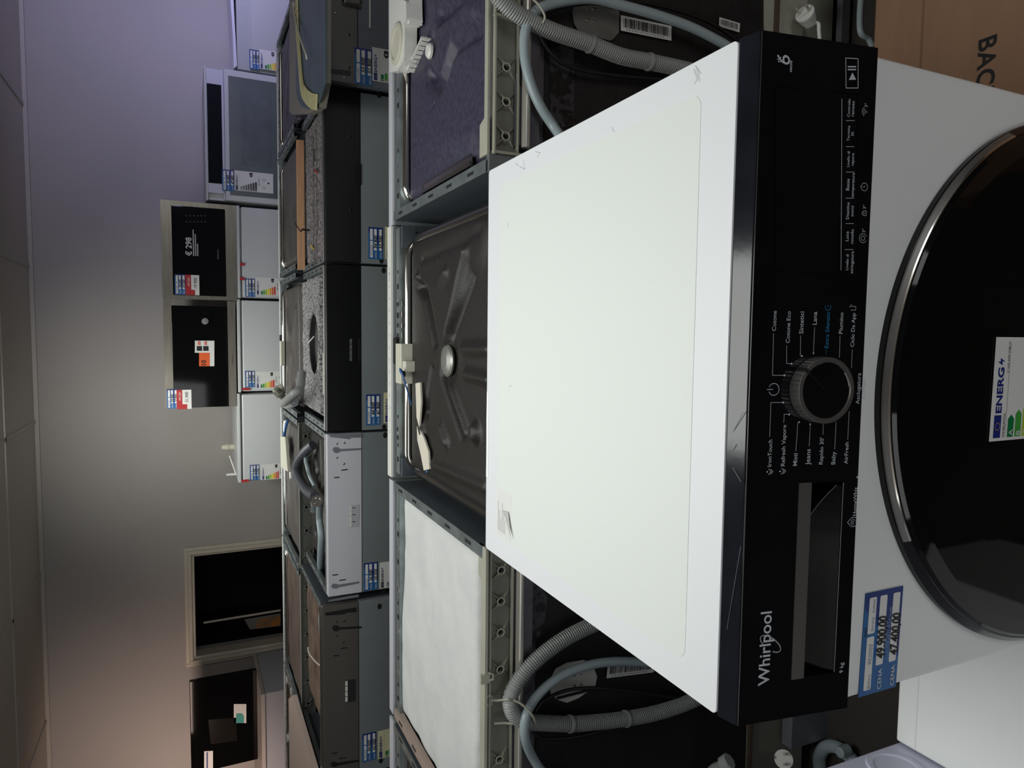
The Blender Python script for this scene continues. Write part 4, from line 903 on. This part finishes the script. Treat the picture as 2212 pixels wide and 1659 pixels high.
side_panel(U, ux0+.030, 1, YU+.03, 2.40, .06, uz-.004, holes=0); side_panel(U, ux1-.002, -1, YU+.03, 2.40, .06, uz-.004, holes=0)
machine_base(U, ux0+.03, ux1, YU+.02, 2.40)
# moulded tray with cream strap that lies on the top behind the front edge
b = MB(); zt_ = uz+.0
b.box(ux0+.034, ux1-.004, YU+.034, 2.40, .80, .868, TEALM); b.build('tub_top', U)

Q = thing('insulated_panel', 'beige sheet-metal panel with rounded blue-grey field and cream strip, leaning behind the tall steel unit', 'panel', (1.15, 2.55, 0))
zz = .905
def qz(x, y, z=zz): return AZ(x, y, z)
b = MB(); b.prism([qz(625, -60), qz(625, 240), qz(629, 247), qz(668, 245), qz(690, 232), qz(700, 178), qz(700, -60)], (0, 0, -.02), BEIGES); qb = b.build('sheet_frame', Q, bevel=.003)
b = MB(); oc = [qz(638, -60, zz+.004), qz(639, 195, zz+.004), qz(643, 215, zz+.004), qz(652, 230, zz+.004), qz(665, 236, zz+.004), qz(690, 222, zz+.004), qz(703, 180, zz+.004), qz(703, -60, zz+.004)]
b.prism(oc, (0, 0, -.0035), TEALM); b.build('field', Q, bevel=.004)
b = MB(); cp_ = cat_rom([qz(640, -60, zz+.008), qz(641, 40, zz+.008), qz(646, 120, zz+.008), qz(652, 185, zz+.008), qz(660, 205, zz+.008), qz(672, 217, zz+.008), qz(684, 221, zz+.008)], 8)
for a_, c2 in zip(cp_[:-1], cp_[1:]): b.bar(a_, c2+(c2-a_)*.2, .046, .004, CREAMS)
b.build('cream_strip', Q)
b = MB(); b.tube(cat_rom([qz(634, 6, zz+.01), qz(635, 26, zz+.012), qz(648, 80, zz+.02), qz(660, 115, zz+.016), qz(663, 128, zz+.012)], 6), .003, CREAM, 8); b.build('cable_tie', Q)
b = MB(); b.box(.95, .98, 2.45, 2.5, 0, .885, GALVD); b.box(1.5, 1.53, 2.45, 2.5, 0, .885, GALVD); b.build('support_leg', Q)

# pine batten along the joint, black tie round it
pA, pB = AZ(648, 304, .877), AZ(651, 583, .877)
b = MB(); b.bar(pA, pB, .022, .026, WOOD); tag(b.build('wooden_batten', bevel=.001), 'pale pine batten lying along the joint behind the grey felt top', 'batten')
b = MB(); c_ = AZ(650, 497, .90); b.bar(c_+V3((0, -.03, -.004)), c_+V3((0, .03, -.004)), .006, .003, CABLE); b.bar(c_+V3((0, -.014, -.03)), c_+V3((0, -.014, 0)), .006, .003, CABLE, up=(0, 1, 0)); b.bar(c_+V3((0, .02, 0)), c_+V3((.035, .08, .01)), .004, .002, CABLE); tag(b.build('cable_tie'), 'black cable tie pulled round the pine batten', 'cable tie')

# ---------------------------------------------------------------- far row, backs against the middle row
row3 = 'dishwashers of the far row, doors turned to the wall'
Z3 = .86; YF3 = 3.15; YB3 = 2.60
TB1 = mat('tub_grey_brown', (72, 68, 66), .42, bump=.25, bscale=60, col2=(88, 84, 80), vscale=6)
TB2 = mat('tub_warm_brown', (84, 72, 66), .42, bump=.25, bscale=60, col2=(100, 86, 78), vscale=6)
TB0 = mat('tub_violet', (62, 58, 70), .42, bump=.25, bscale=60, col2=(80, 76, 88), vscale=6)
def dish3(label, x0, x1, m, h, rib=False, cross_tub=True):
    P = thing('dishwasher', label, 'dishwasher', ((x0+x1)/2, 2.9, 0), row3)
    side_panel(P, x0+.002, 1, YB3, YF3, .06, Z3, holes=4); side_panel(P, x1-.002, -1, YB3, YF3, .06, Z3, holes=4)
    front_rail(P, x0+.022, x1-.022, YF3-.05, YF3, Z3-.002)
    MB().box(x0+.003, x1-.003, YF3+.004, YF3+.03, .1, Z3+.001, WHITE).build('door', P)
    tub(P, x0+.045, x1-.045, YB3+.02, YF3-.065, Z3-.012, m, h, n=44)
    if rib: rib_strip(P, x0+.01, x1-.01, YB3-.006, .800, Z3-.006, [x0+.07+k*(x1-x0-.14)/5 for k in range(6)], lip=.012, dark=mat('strip_grey', (96, 98, 90), .5), light=mat('strip_light', (140, 142, 132), .5))
    machine_base(P, x0, x1, YB3, YF3); return P
X3 = [1.43, .879, .302, -.329, -.989, -1.66]
R5 = dish3('dishwasher with violet-grey tub, right end of the far row beside the beige panel', .885, 1.43, TB0, h_bumpy)
R4 = dish3('dishwasher with dark brown tub behind the pine batten, far row', .308, .879, TB1, h_bumpy)
R3_ = dish3('dishwasher with cross-ribbed brown tub behind the felt with the round hole, far row', -.322, .296, TB1, h_cross)
R2_ = dish3('dishwasher with smooth grey tub and a cream fitting on its rail, far row', -.983, -.329, TB1, h_bumpy, rib=True)
R1_ = dish3('dishwasher with smooth warm brown tub in front of the wall hatch, far row', -1.654, -.989, TB2, h_bumpy, rib=True)
R0_ = dish3('leftmost dishwasher of the far row, with round white spots on its front rail', -2.33, -1.66, TB2, h_bumpy, rib=True)
b = MB(); za = .868
b.prism([AZ(632, 1508, za), AZ(641, 1500, za), AZ(692, 1672, za), AZ(634, 1672, za)], (0, 0, .018), mat('pinkish_board', (196, 176, 164), .5)); tag(b.build('cover_board', bevel=.002), 'pinkish beige board lying on the machines at the left edge', 'board')
b = MB()
for q_ in ((620, 1468), (629, 1494), (621, 1595), (629, 1632)): b.lathe(AZ(*q_, Z3), (0, 0, 1), [(.018, -.006), (.018, .002), (.0001, .0035)], WPLAS, 16)
b.build('white_cap', R0_)
b = MB(); b.box(-.12, -.0, YF3-.075, YF3-.03, Z3-.01, Z3+.006, CREAM); b.build('switch_box', R3_); b = MB(); b.box(0, .03, YF3-.05, YF3-.01, Z3, Z3+.006, MATTEK); b.build('door_latch', R3_)
b = MB(); b.prism([AZ(611, 942, .868), AZ(622, 944, .868), AZ(626, 1000, .868), AZ(628, 1018, .868), AZ(618, 1014, .868), AZ(612, 1002, .868)], (0, 0, .012), CREAM); b.build('cream_fitting', R2_, bevel=.003)
b = MB(); b.tube(cat_rom([AZ(622, 908, .868), AZ(617, 925, .87), AZ(614, 942, .87)], 5), .006, BLUEW, 8); b.build('blue_wire', R2_)
b = MB(); b.tube([AZ(628, 1020, .87), AZ(629, 1034, .87)], .007, WPLAS, 8); b.build('white_pin', R2_)
# hoses pulled up between the rows
HB_ = thing('hose_bundle', 'bundle of grey hoses with valve standing up between the centre machines', 'hoses', AZ(640, 860, .88))
b = MB(); b.tube(cat_rom([AZ(652, 805, .885), AZ(648, 838, .90), AZ(636, 850, .92), AZ(622, 862, .92), AZ(612, 872, .90), AZ(622, 876, .885), AZ(636, 870, .882)], 8), .016, HOSEC, 12); b.build('grey_hose', HB_)
b = MB(); b.tube(cat_rom([AZ(650, 850, .88), AZ(636, 856, .90), AZ(626, 868, .895), AZ(640, 866, .88)], 8), .010, HOSEG, 10); b.build('grey_hose', HB_)
b = MB(); c_ = AZ(606, 852, .90); b.lathe(c_, (.6, -.4, .4), [(.014, -.03), (.014, 0), (.024, 0), (.024, .016), (.012, .016), (.012, .04)], RIBD, 10); b.build('hose_valve', HB_)
b = MB(); c_ = AZ(603, 841, .90); b.lathe(c_, (-.3, .2, .8), [(.02, -.02), (.022, .01), (.008, .012), (.008, .03)], CREAM, 10); b.build('valve_cap', HB_)

# ---------------------------------------------------------------- fridges along the wall
frg = 'white undercounter fridges in a row under the microwaves'
def box_fridge(label, x0, x1, zt, clip=False, tagred=False, py=0, cls='F'):
    P = thing('fridge', label, 'fridge', ((x0+x1)/2, 4.3, 0), frg)
    MB().box(x0+.003, x1-.003, 4.05, 4.62, .03, zt-.018, FRIDGE).build('body', P, bevel=.003)
    MB().box(x0, x1, 4.0, 4.62, zt-.018, zt, FRIDGE).build('worktop', P, bevel=.003)
    MB().box(x0+.006, x1-.006, 4.0, 4.046, .08, zt-.028, FRIDGE).build('door', P, bevel=.006)
    for x in (x0+.05, x1-.05): MB().box(x-.02, x+.02, 4.08, 4.6, 0, .03, BLACKP).build('foot', P)
    return P
F1 = box_fridge('white fridge under the single price-sign microwave, with two red clips', .242, .784, 1.003)
F2 = box_fridge('white fridge under the microwave with the orange sticker', -.321, .236, 1.008)
F3 = box_fridge('white fridge at the left end of its row, bare top with a white pipe', -.868, -.327, 1.016)
for P, tl, w_ in ((F1, (530, 641), .108), (F2, (530, 837), .10), (F3, (540, 1038), .095)):
    price_label(P, AY(tl[0], tl[1], 3.9995), w_, .055, p1='26.900', p2='25.500', extra=False)
energy_label(F1, AY(553, 637, 3.9995), .105, .16, cls='F', letters=False); energy_label(F2, AY(553, 839, 3.9995), .10, .16, cls='F', letters=False); energy_label(F3, AY(565, 1037, 3.9995), .095, .16, cls='F', letters=False)
b = MB()
for y in (571, 602): q_ = AY(521, y, 3.998); b.box(q_.x-.008, q_.x+.008, 3.992, 3.998, q_.z-.018, q_.z+.008, RED)
b.build('red_clip', F1)
for P, q_ in ((F2, (528, 843)), (F3, (526, 1041))): c_ = AY(*q_, 3.998); MB().box(c_.x, c_.x+.014, 3.99, 3.998, c_.z-.03, c_.z+.012, RED).build('red_clip', P)
# pipe on the last one
b = MB(); z_ = 1.016; q_ = AY(500, 968, 4.3); b.lathe((q_.x, 4.35, z_), (0, 0, 1), [(.022, 0), (.020, .03), (.024, .04), (.018, .075), (.0001, .078)], CREAM, 12); tag(b.build('spray_cap'), 'short cream nozzle standing on the bare fridge top', 'nozzle')
b = MB(); q_ = AY(500, 1025, 4.1); b.tube([(q_.x, 4.1, z_+.003), (q_.x, 4.1, z_+.062)], .008, WPLAS, 10); b.tube([(q_.x+.004, 4.1, z_+.008), (q_.x+.11, 4.14, z_+.04)], .004, WPLAS, 8); tag(b.build('white_bracket'), 'thin white bent bracket on the bare fridge top, left of the nozzle', 'bracket')
# right-hand glass-door unit and chest
G = thing('freezer', 'white freezer with dark display strip and smudged grey glass door', 'freezer', (1.18, 4.3, 0))
gz = 1.163
MB().box(.806, 1.552, 4.02, 4.6, .03, gz-.012, FRIDGE).build('body', G, bevel=.004)
MB().box(.800, 1.556, 3.995, 4.6, gz-.012, gz, FRIDGE).build('top_plate', G, bevel=.003)
MB().box(.845, 1.545, 4.0, 4.02, 1.066, gz-.012, mat('lilac_white', (205, 205, 216), .4)).build('control_strip', G)
MB().box(.90, 1.46, 3.998, 4.0, 1.072, gz-.014, mat('display_dark', (12, 16, 22), .5, spec=.1)).build('display', G)
DG = MB().box(.806, 1.552, 3.985, 4.02, .10, 1.058, FRIDGE).build('door', G, bevel=.004)
MB().box(.838, 1.515, 3.983, 3.986, .14, 1.035, FRGL).build('glass_pane', DG)
b = MB(); b.grid(lambda u, v: V3((1.02+.42*u, 3.9822, .80+.17*v)), 4, 4, mat('smudge_film', (78, 86, 90), .45, col2=(100, 108, 110), vscale=6), False); b.build('smudge', DG)
MB().box(.808, 1.552, 4.0, 4.015, 1.0585, 1.068, mat('handle_lilac', (196, 198, 214), .35)).build('door_handle', G, bevel=.003)
tl = AY(480, 411, 3.982); price_label(G, tl, .12, .066, p1='49.900', p2='47.400', extra=False); energy_label(G, AY(507, 411, 3.982), .115, .215, cls='E', grey=True)
MB().box(.84, .86, 4.1, 4.5, 0, .03, BLACKP).build('foot', G); MB().box(1.5, 1.52, 4.1, 4.5, 0, .03, BLACKP).build('foot', G)
H = thing('freezer', 'pale freezer with torn white lid edge at the right end of the wall row', 'freezer', (1.9, 4.3, 0))
MB().box(1.566, 2.25, 4.0, 4.6, .03, .985, mat('fridge_greyish', (176, 180, 180), .45)).build('body', H, bevel=.004)
MB().box(1.60, 2.25, 3.985, 4.0, .08, .905, mat('fridge_door_grey', (190, 192, 192), .4)).build('door', H, bevel=.004)
b = MB(); b.prism([(1.58, 3.985, .985), (2.25, 3.975, 1.012), (2.25, 3.985, 1.03), (1.75, 3.985, 1.006), (1.56, 3.985, 1.004)], (0, .3, 0), mat('torn_wrap', (225, 225, 240), .35)); b.build('torn_wrap', H)
price_label(H, AY(539, 148, 3.984), .11, .055, p1='37.900', p2='35.900', extra=False); energy_label(H, AY(561, 148, 3.984), .11, .2, cls='D', letters=False)
MB().box(1.6, 1.62, 4.1, 4.5, 0, .03, BLACKP).build('foot', H); MB().box(2.2, 2.22, 4.1, 4.5, 0, .03, BLACKP).build('foot', H)

# microwaves
m1 = thing('microwave_oven', 'built-in microwave with wide steel frame and white price sign, right one of the two', 'microwave', (.5, 4.15, 1.003))
def mw(P, x0, x1, z0, z1, gx0, gx1, gz0, gz1):
    b = MB(); b.box(x0, gx0, 3.998, 4.018, z0, z1, STEEL).box(gx1, x1, 3.998, 4.018, z0, z1, STEEL).box(gx0, gx1, 3.998, 4.018, z0, gz0, STEEL).box(gx0, gx1, 3.998, 4.018, gz1, z1, STEEL); b.build('steel_frame', P)
    MB().box(x0+.03, x1-.03, 4.0185, 4.38, z0, z1-.02, BLACKP).build('casing', P)
    return MB().box(gx0, gx1, 3.990, 4.018, gz0, gz1, GLASSK).build('glass_front', P, bevel=.004)
tlg = AY(374, 637, 3.99); brg = AY(486, 452, 3.99)
g1 = mw(m1, .226, .782, 1.0035, 1.402, tlg.x, brg.x, brg.z, tlg.z)
b = MB(); n_ = V3((0, -1, 0)); ux = V3((1, 0, 0)); uz_ = V3((0, 0, 1)); o = AY(414, 553, 3.9895)
b.text('€ 298', o, ux, uz_, PAPER, width=.105, bold=.02)
for k, (x0, x1) in enumerate(((0, .15), (.0, .125), (0, .07))): q_ = AY(417+4.5*k, 553, 3.9895); b.box(q_.x+x0, q_.x+x1, 3.989, 3.9895, q_.z-.006, q_.z, mat('sign_grey', (190, 190, 190), .6))
b.build('price_sign', g1)
fr(g1, [dash((471, 560), (471, 538), 2)], 3.9893, mat('faint_print', (90, 90, 94), .5), nm='maker_print')
price_label(m1, AY(378, 636, 3.989), .115, .055, p1='28.500', p2='27.000', extra=False, name='price_label')
b = MB(); tl = AY(401, 637, 3.989); b.box(tl.x, tl.x+.115, 3.987, 3.989, tl.z-.073, tl.z, PAPER).box(tl.x, tl.x+.115, 3.9865, 3.987, tl.z-.03, tl.z, RED).box(tl.x, tl.x+.03, 3.9864, 3.987, tl.z-.05, tl.z, RED); b.text('AKCIJA', tl+V3((.05, -.003, -.022)), ux, uz_, PAPER, width=.05); b.text('19.900', tl+V3((.04, -.003, -.06)), ux, uz_, INK, width=.06, shear=.2); b.build('sale_label', m1)
for k in range(6):
    for j in range(2): q_ = AY(403+8*k, 466+13*j, 3.9895); MB().box(q_.x-.004, q_.x+.004, 3.989, 3.9895, q_.z-.004, q_.z+.004, mat('key_grey', (48, 48, 52), .5)).build('key', g1)
tlg = AY(375, 880, 3.99); brg = AY(491, 663, 3.99)
m2 = thing('microwave_oven', 'built-in microwave with orange ten-year sticker and silver knob, left one of the two', 'microwave', (-.1, 4.15, 1.008))
b = MB(); b.box(-.402, .222, 3.998, 4.018, 1.0165, brg.z, STEEL).box(-.402, .222, 3.998, 4.018, tlg.z, 1.400, STEEL); b.build('steel_frame', m2)
MB().box(-.37, .19, 4.0185, 4.38, 1.0165, 1.38, BLACKP).build('casing', m2)
g2 = MB().box(-.402, brg.x, 3.994, 4.018, brg.z, tlg.z, GLASSK).build('glass_front', m2, bevel=.002)
b = MB().lathe(AY(443, 694, 3.99), (0, -1, 0), [(.020, 0), (.018, .022), (.0001, .023)], SILVER, 28); b.build('silver_knob', g2)
def sq(y, px, m, parent, nm, d=.002): b = MB(); b.prism([AY(a_, c2, y) for a_, c2 in px], (0, d, 0), m); return b.build(nm, parent)
st = sq(3.991, [(421, 736), (463, 736), (463, 791), (430, 791), (430, 762), (421, 762)], PAPER, g2, 'warranty_sticker')
st['label'] = 'orange and white sticker reading 10'
sq(3.990, [(430, 762), (453, 762), (453, 791), (430, 791)], ORANGE, st, 'orange_field', .0009)
b = MB(); b.text('10', AY(445, 789, 3.9895), ux, uz_, INK, width=.03, bold=.03); b.build('sticker_number', st)
for x, y in ((425, 758), (439, 758)):
    b = MB(); q_ = AY(x, y, 3.9895); b.box(q_.x, q_.x+.028, 3.989, 3.9895, q_.z-.028, q_.z, INK); b.box(q_.x+.034, q_.x+.056, 3.989, 3.9895, q_.z-.02, q_.z-.006, mat('pale_red', (220, 120, 110), .6)); b.build('sticker_print', st)
b = MB(); b.text('hotpoint', AY(504, 786, 3.9972), ux, uz_, INK, width=.055); b.build('maker_print', m2)
price_label(m2, AY(361, 883, 3.99), .112, .055, p1='59.900', p2='57.900', extra=False)
b = MB(); tl = AY(382, 884, 3.992); b.box(tl.x, tl.x+.112, 3.988, 3.990, tl.z-.078, tl.z, PAPER).box(tl.x, tl.x+.112, 3.9875, 3.988, tl.z-.03, tl.z, RED).box(tl.x, tl.x+.028, 3.9874, 3.988, tl.z-.055, tl.z, RED); b.text('AKCIJA', tl+V3((.05, -.006, -.022)), ux, uz_, PAPER, width=.05); b.text('51.900', tl+V3((.04, -.006, -.06)), ux, uz_, INK, width=.06, shear=.2); b.build('sale_label', m2)

# cabinet with black oven, left
KX = mat('cabinet_beige', (196, 186, 178), .5)
Kc = thing('cabinet', 'white cabinet box by the hatch carrying the black oven', 'cabinet', (-2.6, 4.3, 0))
MB().box(-3.1, -2.215, 4.0, 4.6, .0, .88, mat('cabinet_lilac', (186, 186, 192), .5)).build('body', Kc, bevel=.004)
MB().box(-3.1, -2.210, 3.985, 4.6, .8805, .905, KX).build('top_board', Kc, bevel=.004)
Ov = thing('microwave_oven', 'glossy black oven with small teal and white sticker, standing on the white cabinet', 'microwave', (-2.5, 4.4, .905))
MB().box(-2.78, -2.50, 4.33, 4.6, .906, 1.28, BLACKP).build('casing', Ov)
og = MB().box(-2.81, -2.19, 4.30, 4.329, .906, 1.31, GLASSK).build('glass_front', Ov, bevel=.004)
ys = 4.298
sq(ys, [(505, 1521), (532, 1521), (532, 1562), (505, 1562)], PAPER, og, 'info_sticker'); sq(ys-.001, [(510, 1541), (523, 1541), (527, 1548), (527, 1562), (510, 1562)], TEAL, og, 'teal_field', .0009)
sq(ys, [(441, 1623), (460, 1622), (460, 1659), (441, 1659)], PAPER, og, 'price_sticker'); sq(ys-.001, [(446, 1625), (449, 1625), (449, 1659), (446, 1659)], BLUE2, og, 'sticker_line', .0009)
sq(ys, [(450, 1555), (510, 1550), (512, 1600), (455, 1608)], mat('oven_window', (26, 22, 20), .15), og, 'inner_window', .0019)

# ---------------------------------------------------------------- bottom corners
# cardboard box lying at the right
zc = .15
bq = AZ(1888, 50, zc)
Cb = thing('cardboard_box', 'brown cardboard box on the floor at the right of the washer dryer', 'box', (.8, 0, 0))
b = MB(); b.box(.34, 1.25, -.50, bq.y, 0, zc, CARD); cb = b.build('carton', Cb, bevel=.004)
b = MB(); o = AZ(2115, 74, zc+.0006); h_ = (AZ(2115, 74, zc)-AZ(2152, 74, zc)).length
b.text('BACK', AZ(2115, 87, zc+.0006), (-1, 0, 0), (0, -1, 0), INK, size=h_/.73, spacing=1.05, bold=.02); b.build('box_lettering', Cb)
b = MB(); y_ = AZ(1993, 60, zc).y; b.box(.34, 1.25, y_-.0015, y_+.0015, zc, zc+.0008, mat('fold_line', (118, 88, 66), .8)); b.build('fold_line', Cb)
# low white appliance and the tall one beside it, left
zl = .3; cq = AZ(1935, 1604, zl)
L1 = thing('chest_freezer', 'low white appliance on the floor left of the washer dryer', 'appliance', (-.45, -.1, 0))
MB().box(cq.x+.006, -.303, -.35, cq.y-.002, .0, zl-.03, WHITE).build('body', L1, bevel=.003)
MB().box(cq.x+.004, -.301, -.35, cq.y, zl-.0295, zl, WHITE).build('lid', L1, bevel=.003)
MB().box(cq.x+.006, -.303, cq.y-.032, cq.y-.030, zl, zl+.0005, mat('seam_shade', (226, 228, 226), .5)).build('lid_seam', L1)
L2 = thing('washing_machine', 'tall white machine at the left edge, only its side showing', 'washing machine', (-.88, -.1, 0))
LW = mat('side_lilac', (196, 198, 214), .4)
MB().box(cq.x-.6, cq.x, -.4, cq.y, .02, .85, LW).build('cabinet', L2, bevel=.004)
q_ = AX(1935, 1660, cq.x); b = MB().lathe(q_, (1, 0, 0), [(.040, 0), (.038, .003), (.032, .003), (.030, .001), (.0001, .001)], LW, 32); b.build('side_cap', L2)
for y in (-.35, .15): MB().cyl((cq.x-.3, y, 0), (cq.x-.3, y, .02), .02, BLACKP).build('foot', L2)
# plugs and coils hanging behind
def plug(label, c, d, up, s=1.0):
    c, d, up = V3(c), V3(d).normalized(), V3(up); r = d.cross(up).normalized(); up = r.cross(d)
    P = thing('power_plug', label, 'plug', c)
    b = MB(); b.lathe(c, d, [(.010, -.034), (.013, -.028), (.0165, -.012), (.0185, -.004), (.0185, 0), (.0175, .0005), (.0001, .0005)], WPLAS, 20)
    b.box(c.x-.001, c.x+.001, c.y-.001, c.y+.001, c.z-.001, c.z+.001, WPLAS); b.build('plug_body', P)
    for k in (-1, 1): MB().cyl(c+r*.0095*k, c+r*.0095*k+d*.019, .0026, mat('pin_nickel', (196, 190, 176), .35, metal=.4), 10).build('pin', P)
    b = MB(); b.prism([c+up*.0145+r*.003+d*.0008, c+up*.0185+r*.003+d*.0008, c+up*.0185-r*.003+d*.0008, c+up*.0145-r*.003+d*.0008], d*.0006, SILVER); b.build('earth_clip', P)
    return P
pc = AY(1693, 1640, .54)
P1 = plug('white two-pin plug hanging at the lower left behind the black panel', pc, (.55, -.55, .55), (0, .6, .6), 1)
dd_ = V3((.55, -.55, .55)).normalized(); b = MB(); b.tube(cat_rom([pc-dd_*.032, pc-dd_*.05, pc-dd_*.07+V3((-.02, 0, -.02)), pc+V3((-.12, .05, -.06)), V3((pc.x-.2, .58, .01))], 6), .0038, WPLAS, 8); b.build('cord', P1)
pc2 = AY(1738, 28, .585)
P2 = plug('white plug clipped upside down in the dishwasher base at the right', pc2, (.3, -.3, .8), (1, 0, 0), 1)
b = MB(); b.tube(cat_rom([pc2-V3((.3, -.3, .8)).normalized()*.032, pc2+V3((-.012, .002, -.04)), pc2+V3((-.03, .003, -.045)), pc2+V3((-.09, .003, -.06)), pc2+V3((-.12, .003, -.12))], 6), .0038, WPLAS, 8); b.build('cord', P2)
vc = AY(1572, 1646, .56)
Vt = thing('hose_valve', 'grey hose end with ribbed translucent nut at the left behind the washer dryer', 'hose end', vc)
vd = V3((.6, -.5, -.3)).normalized()
b = MB().lathe(vc, vd, [(.012, -.014), (.016, -.012), (.0165, .004), (.014, .006), (.0001, .006)], mat('nut_translucent', (170, 172, 172), .3), 9); b.build('ribbed_nut', Vt)
b = MB(); b.tube(cat_rom([vc-vd*.012, vc-vd*.05, vc+V3((-.10, .03, .03)), vc+V3((-.17, .035, -.02)), vc+V3((-.2, .035, -.2))], 6), .009, HOSEC, 10); b.build('hose_tube', Vt)
# coil of grey hose on the floor
cz = AZ(1815, 1672, .02); b = MB()
b.tube([cz+V3((.055*math.cos(a), .055*math.sin(a), .0)) for a in [2*math.pi*k/40 for k in range(40)]], .014, HOSEG, 12, closed=True); HC = b.build('hose_coil'); tag(HC, 'coil of grey hose on the floor in the lower left corner', 'hose')
tq = AZ(1822, 1622, .04); b = MB(); b.lathe(tq, (0, 0, 1), [(.012, -.012), (.012, .012), (.007, .014), (.0001, .014)], HOSEG, 14); b.build('tee_piece', HC)
# grey metal angle and beige base faces seen under the backs
b = MB(); b.box(-.845, -.77, .585, .612, .0, .11, mat('grey_angle', (120, 122, 130), .5, metal=.2)); b.build('support_foot', A)
b = MB(); b.box(.64, .93, .60, .614, .012, .034, mat('grey_angle', (120, 122, 130), .5, metal=.2)); b.build('bottom_rail', Cm)
b = MB(); b.prism([AY(1652, 95, .618), AY(1652, -20, .618), AY(1748, -20, .618), AY(1730, 95, .618)], (0, .003, 0), RIBP); b.build('base_cover', Cm)
b = MB(); b.tube(px_path([(1862, -20, .50), (1858, 30, .50), (1860, 70, .50), (1876, 82, .50), (1884, 100, .5)]), .006, HOSEG, 10); tag(b.build('white_pipe'), 'bent white pipe on the floor behind the cardboard box', 'pipe')
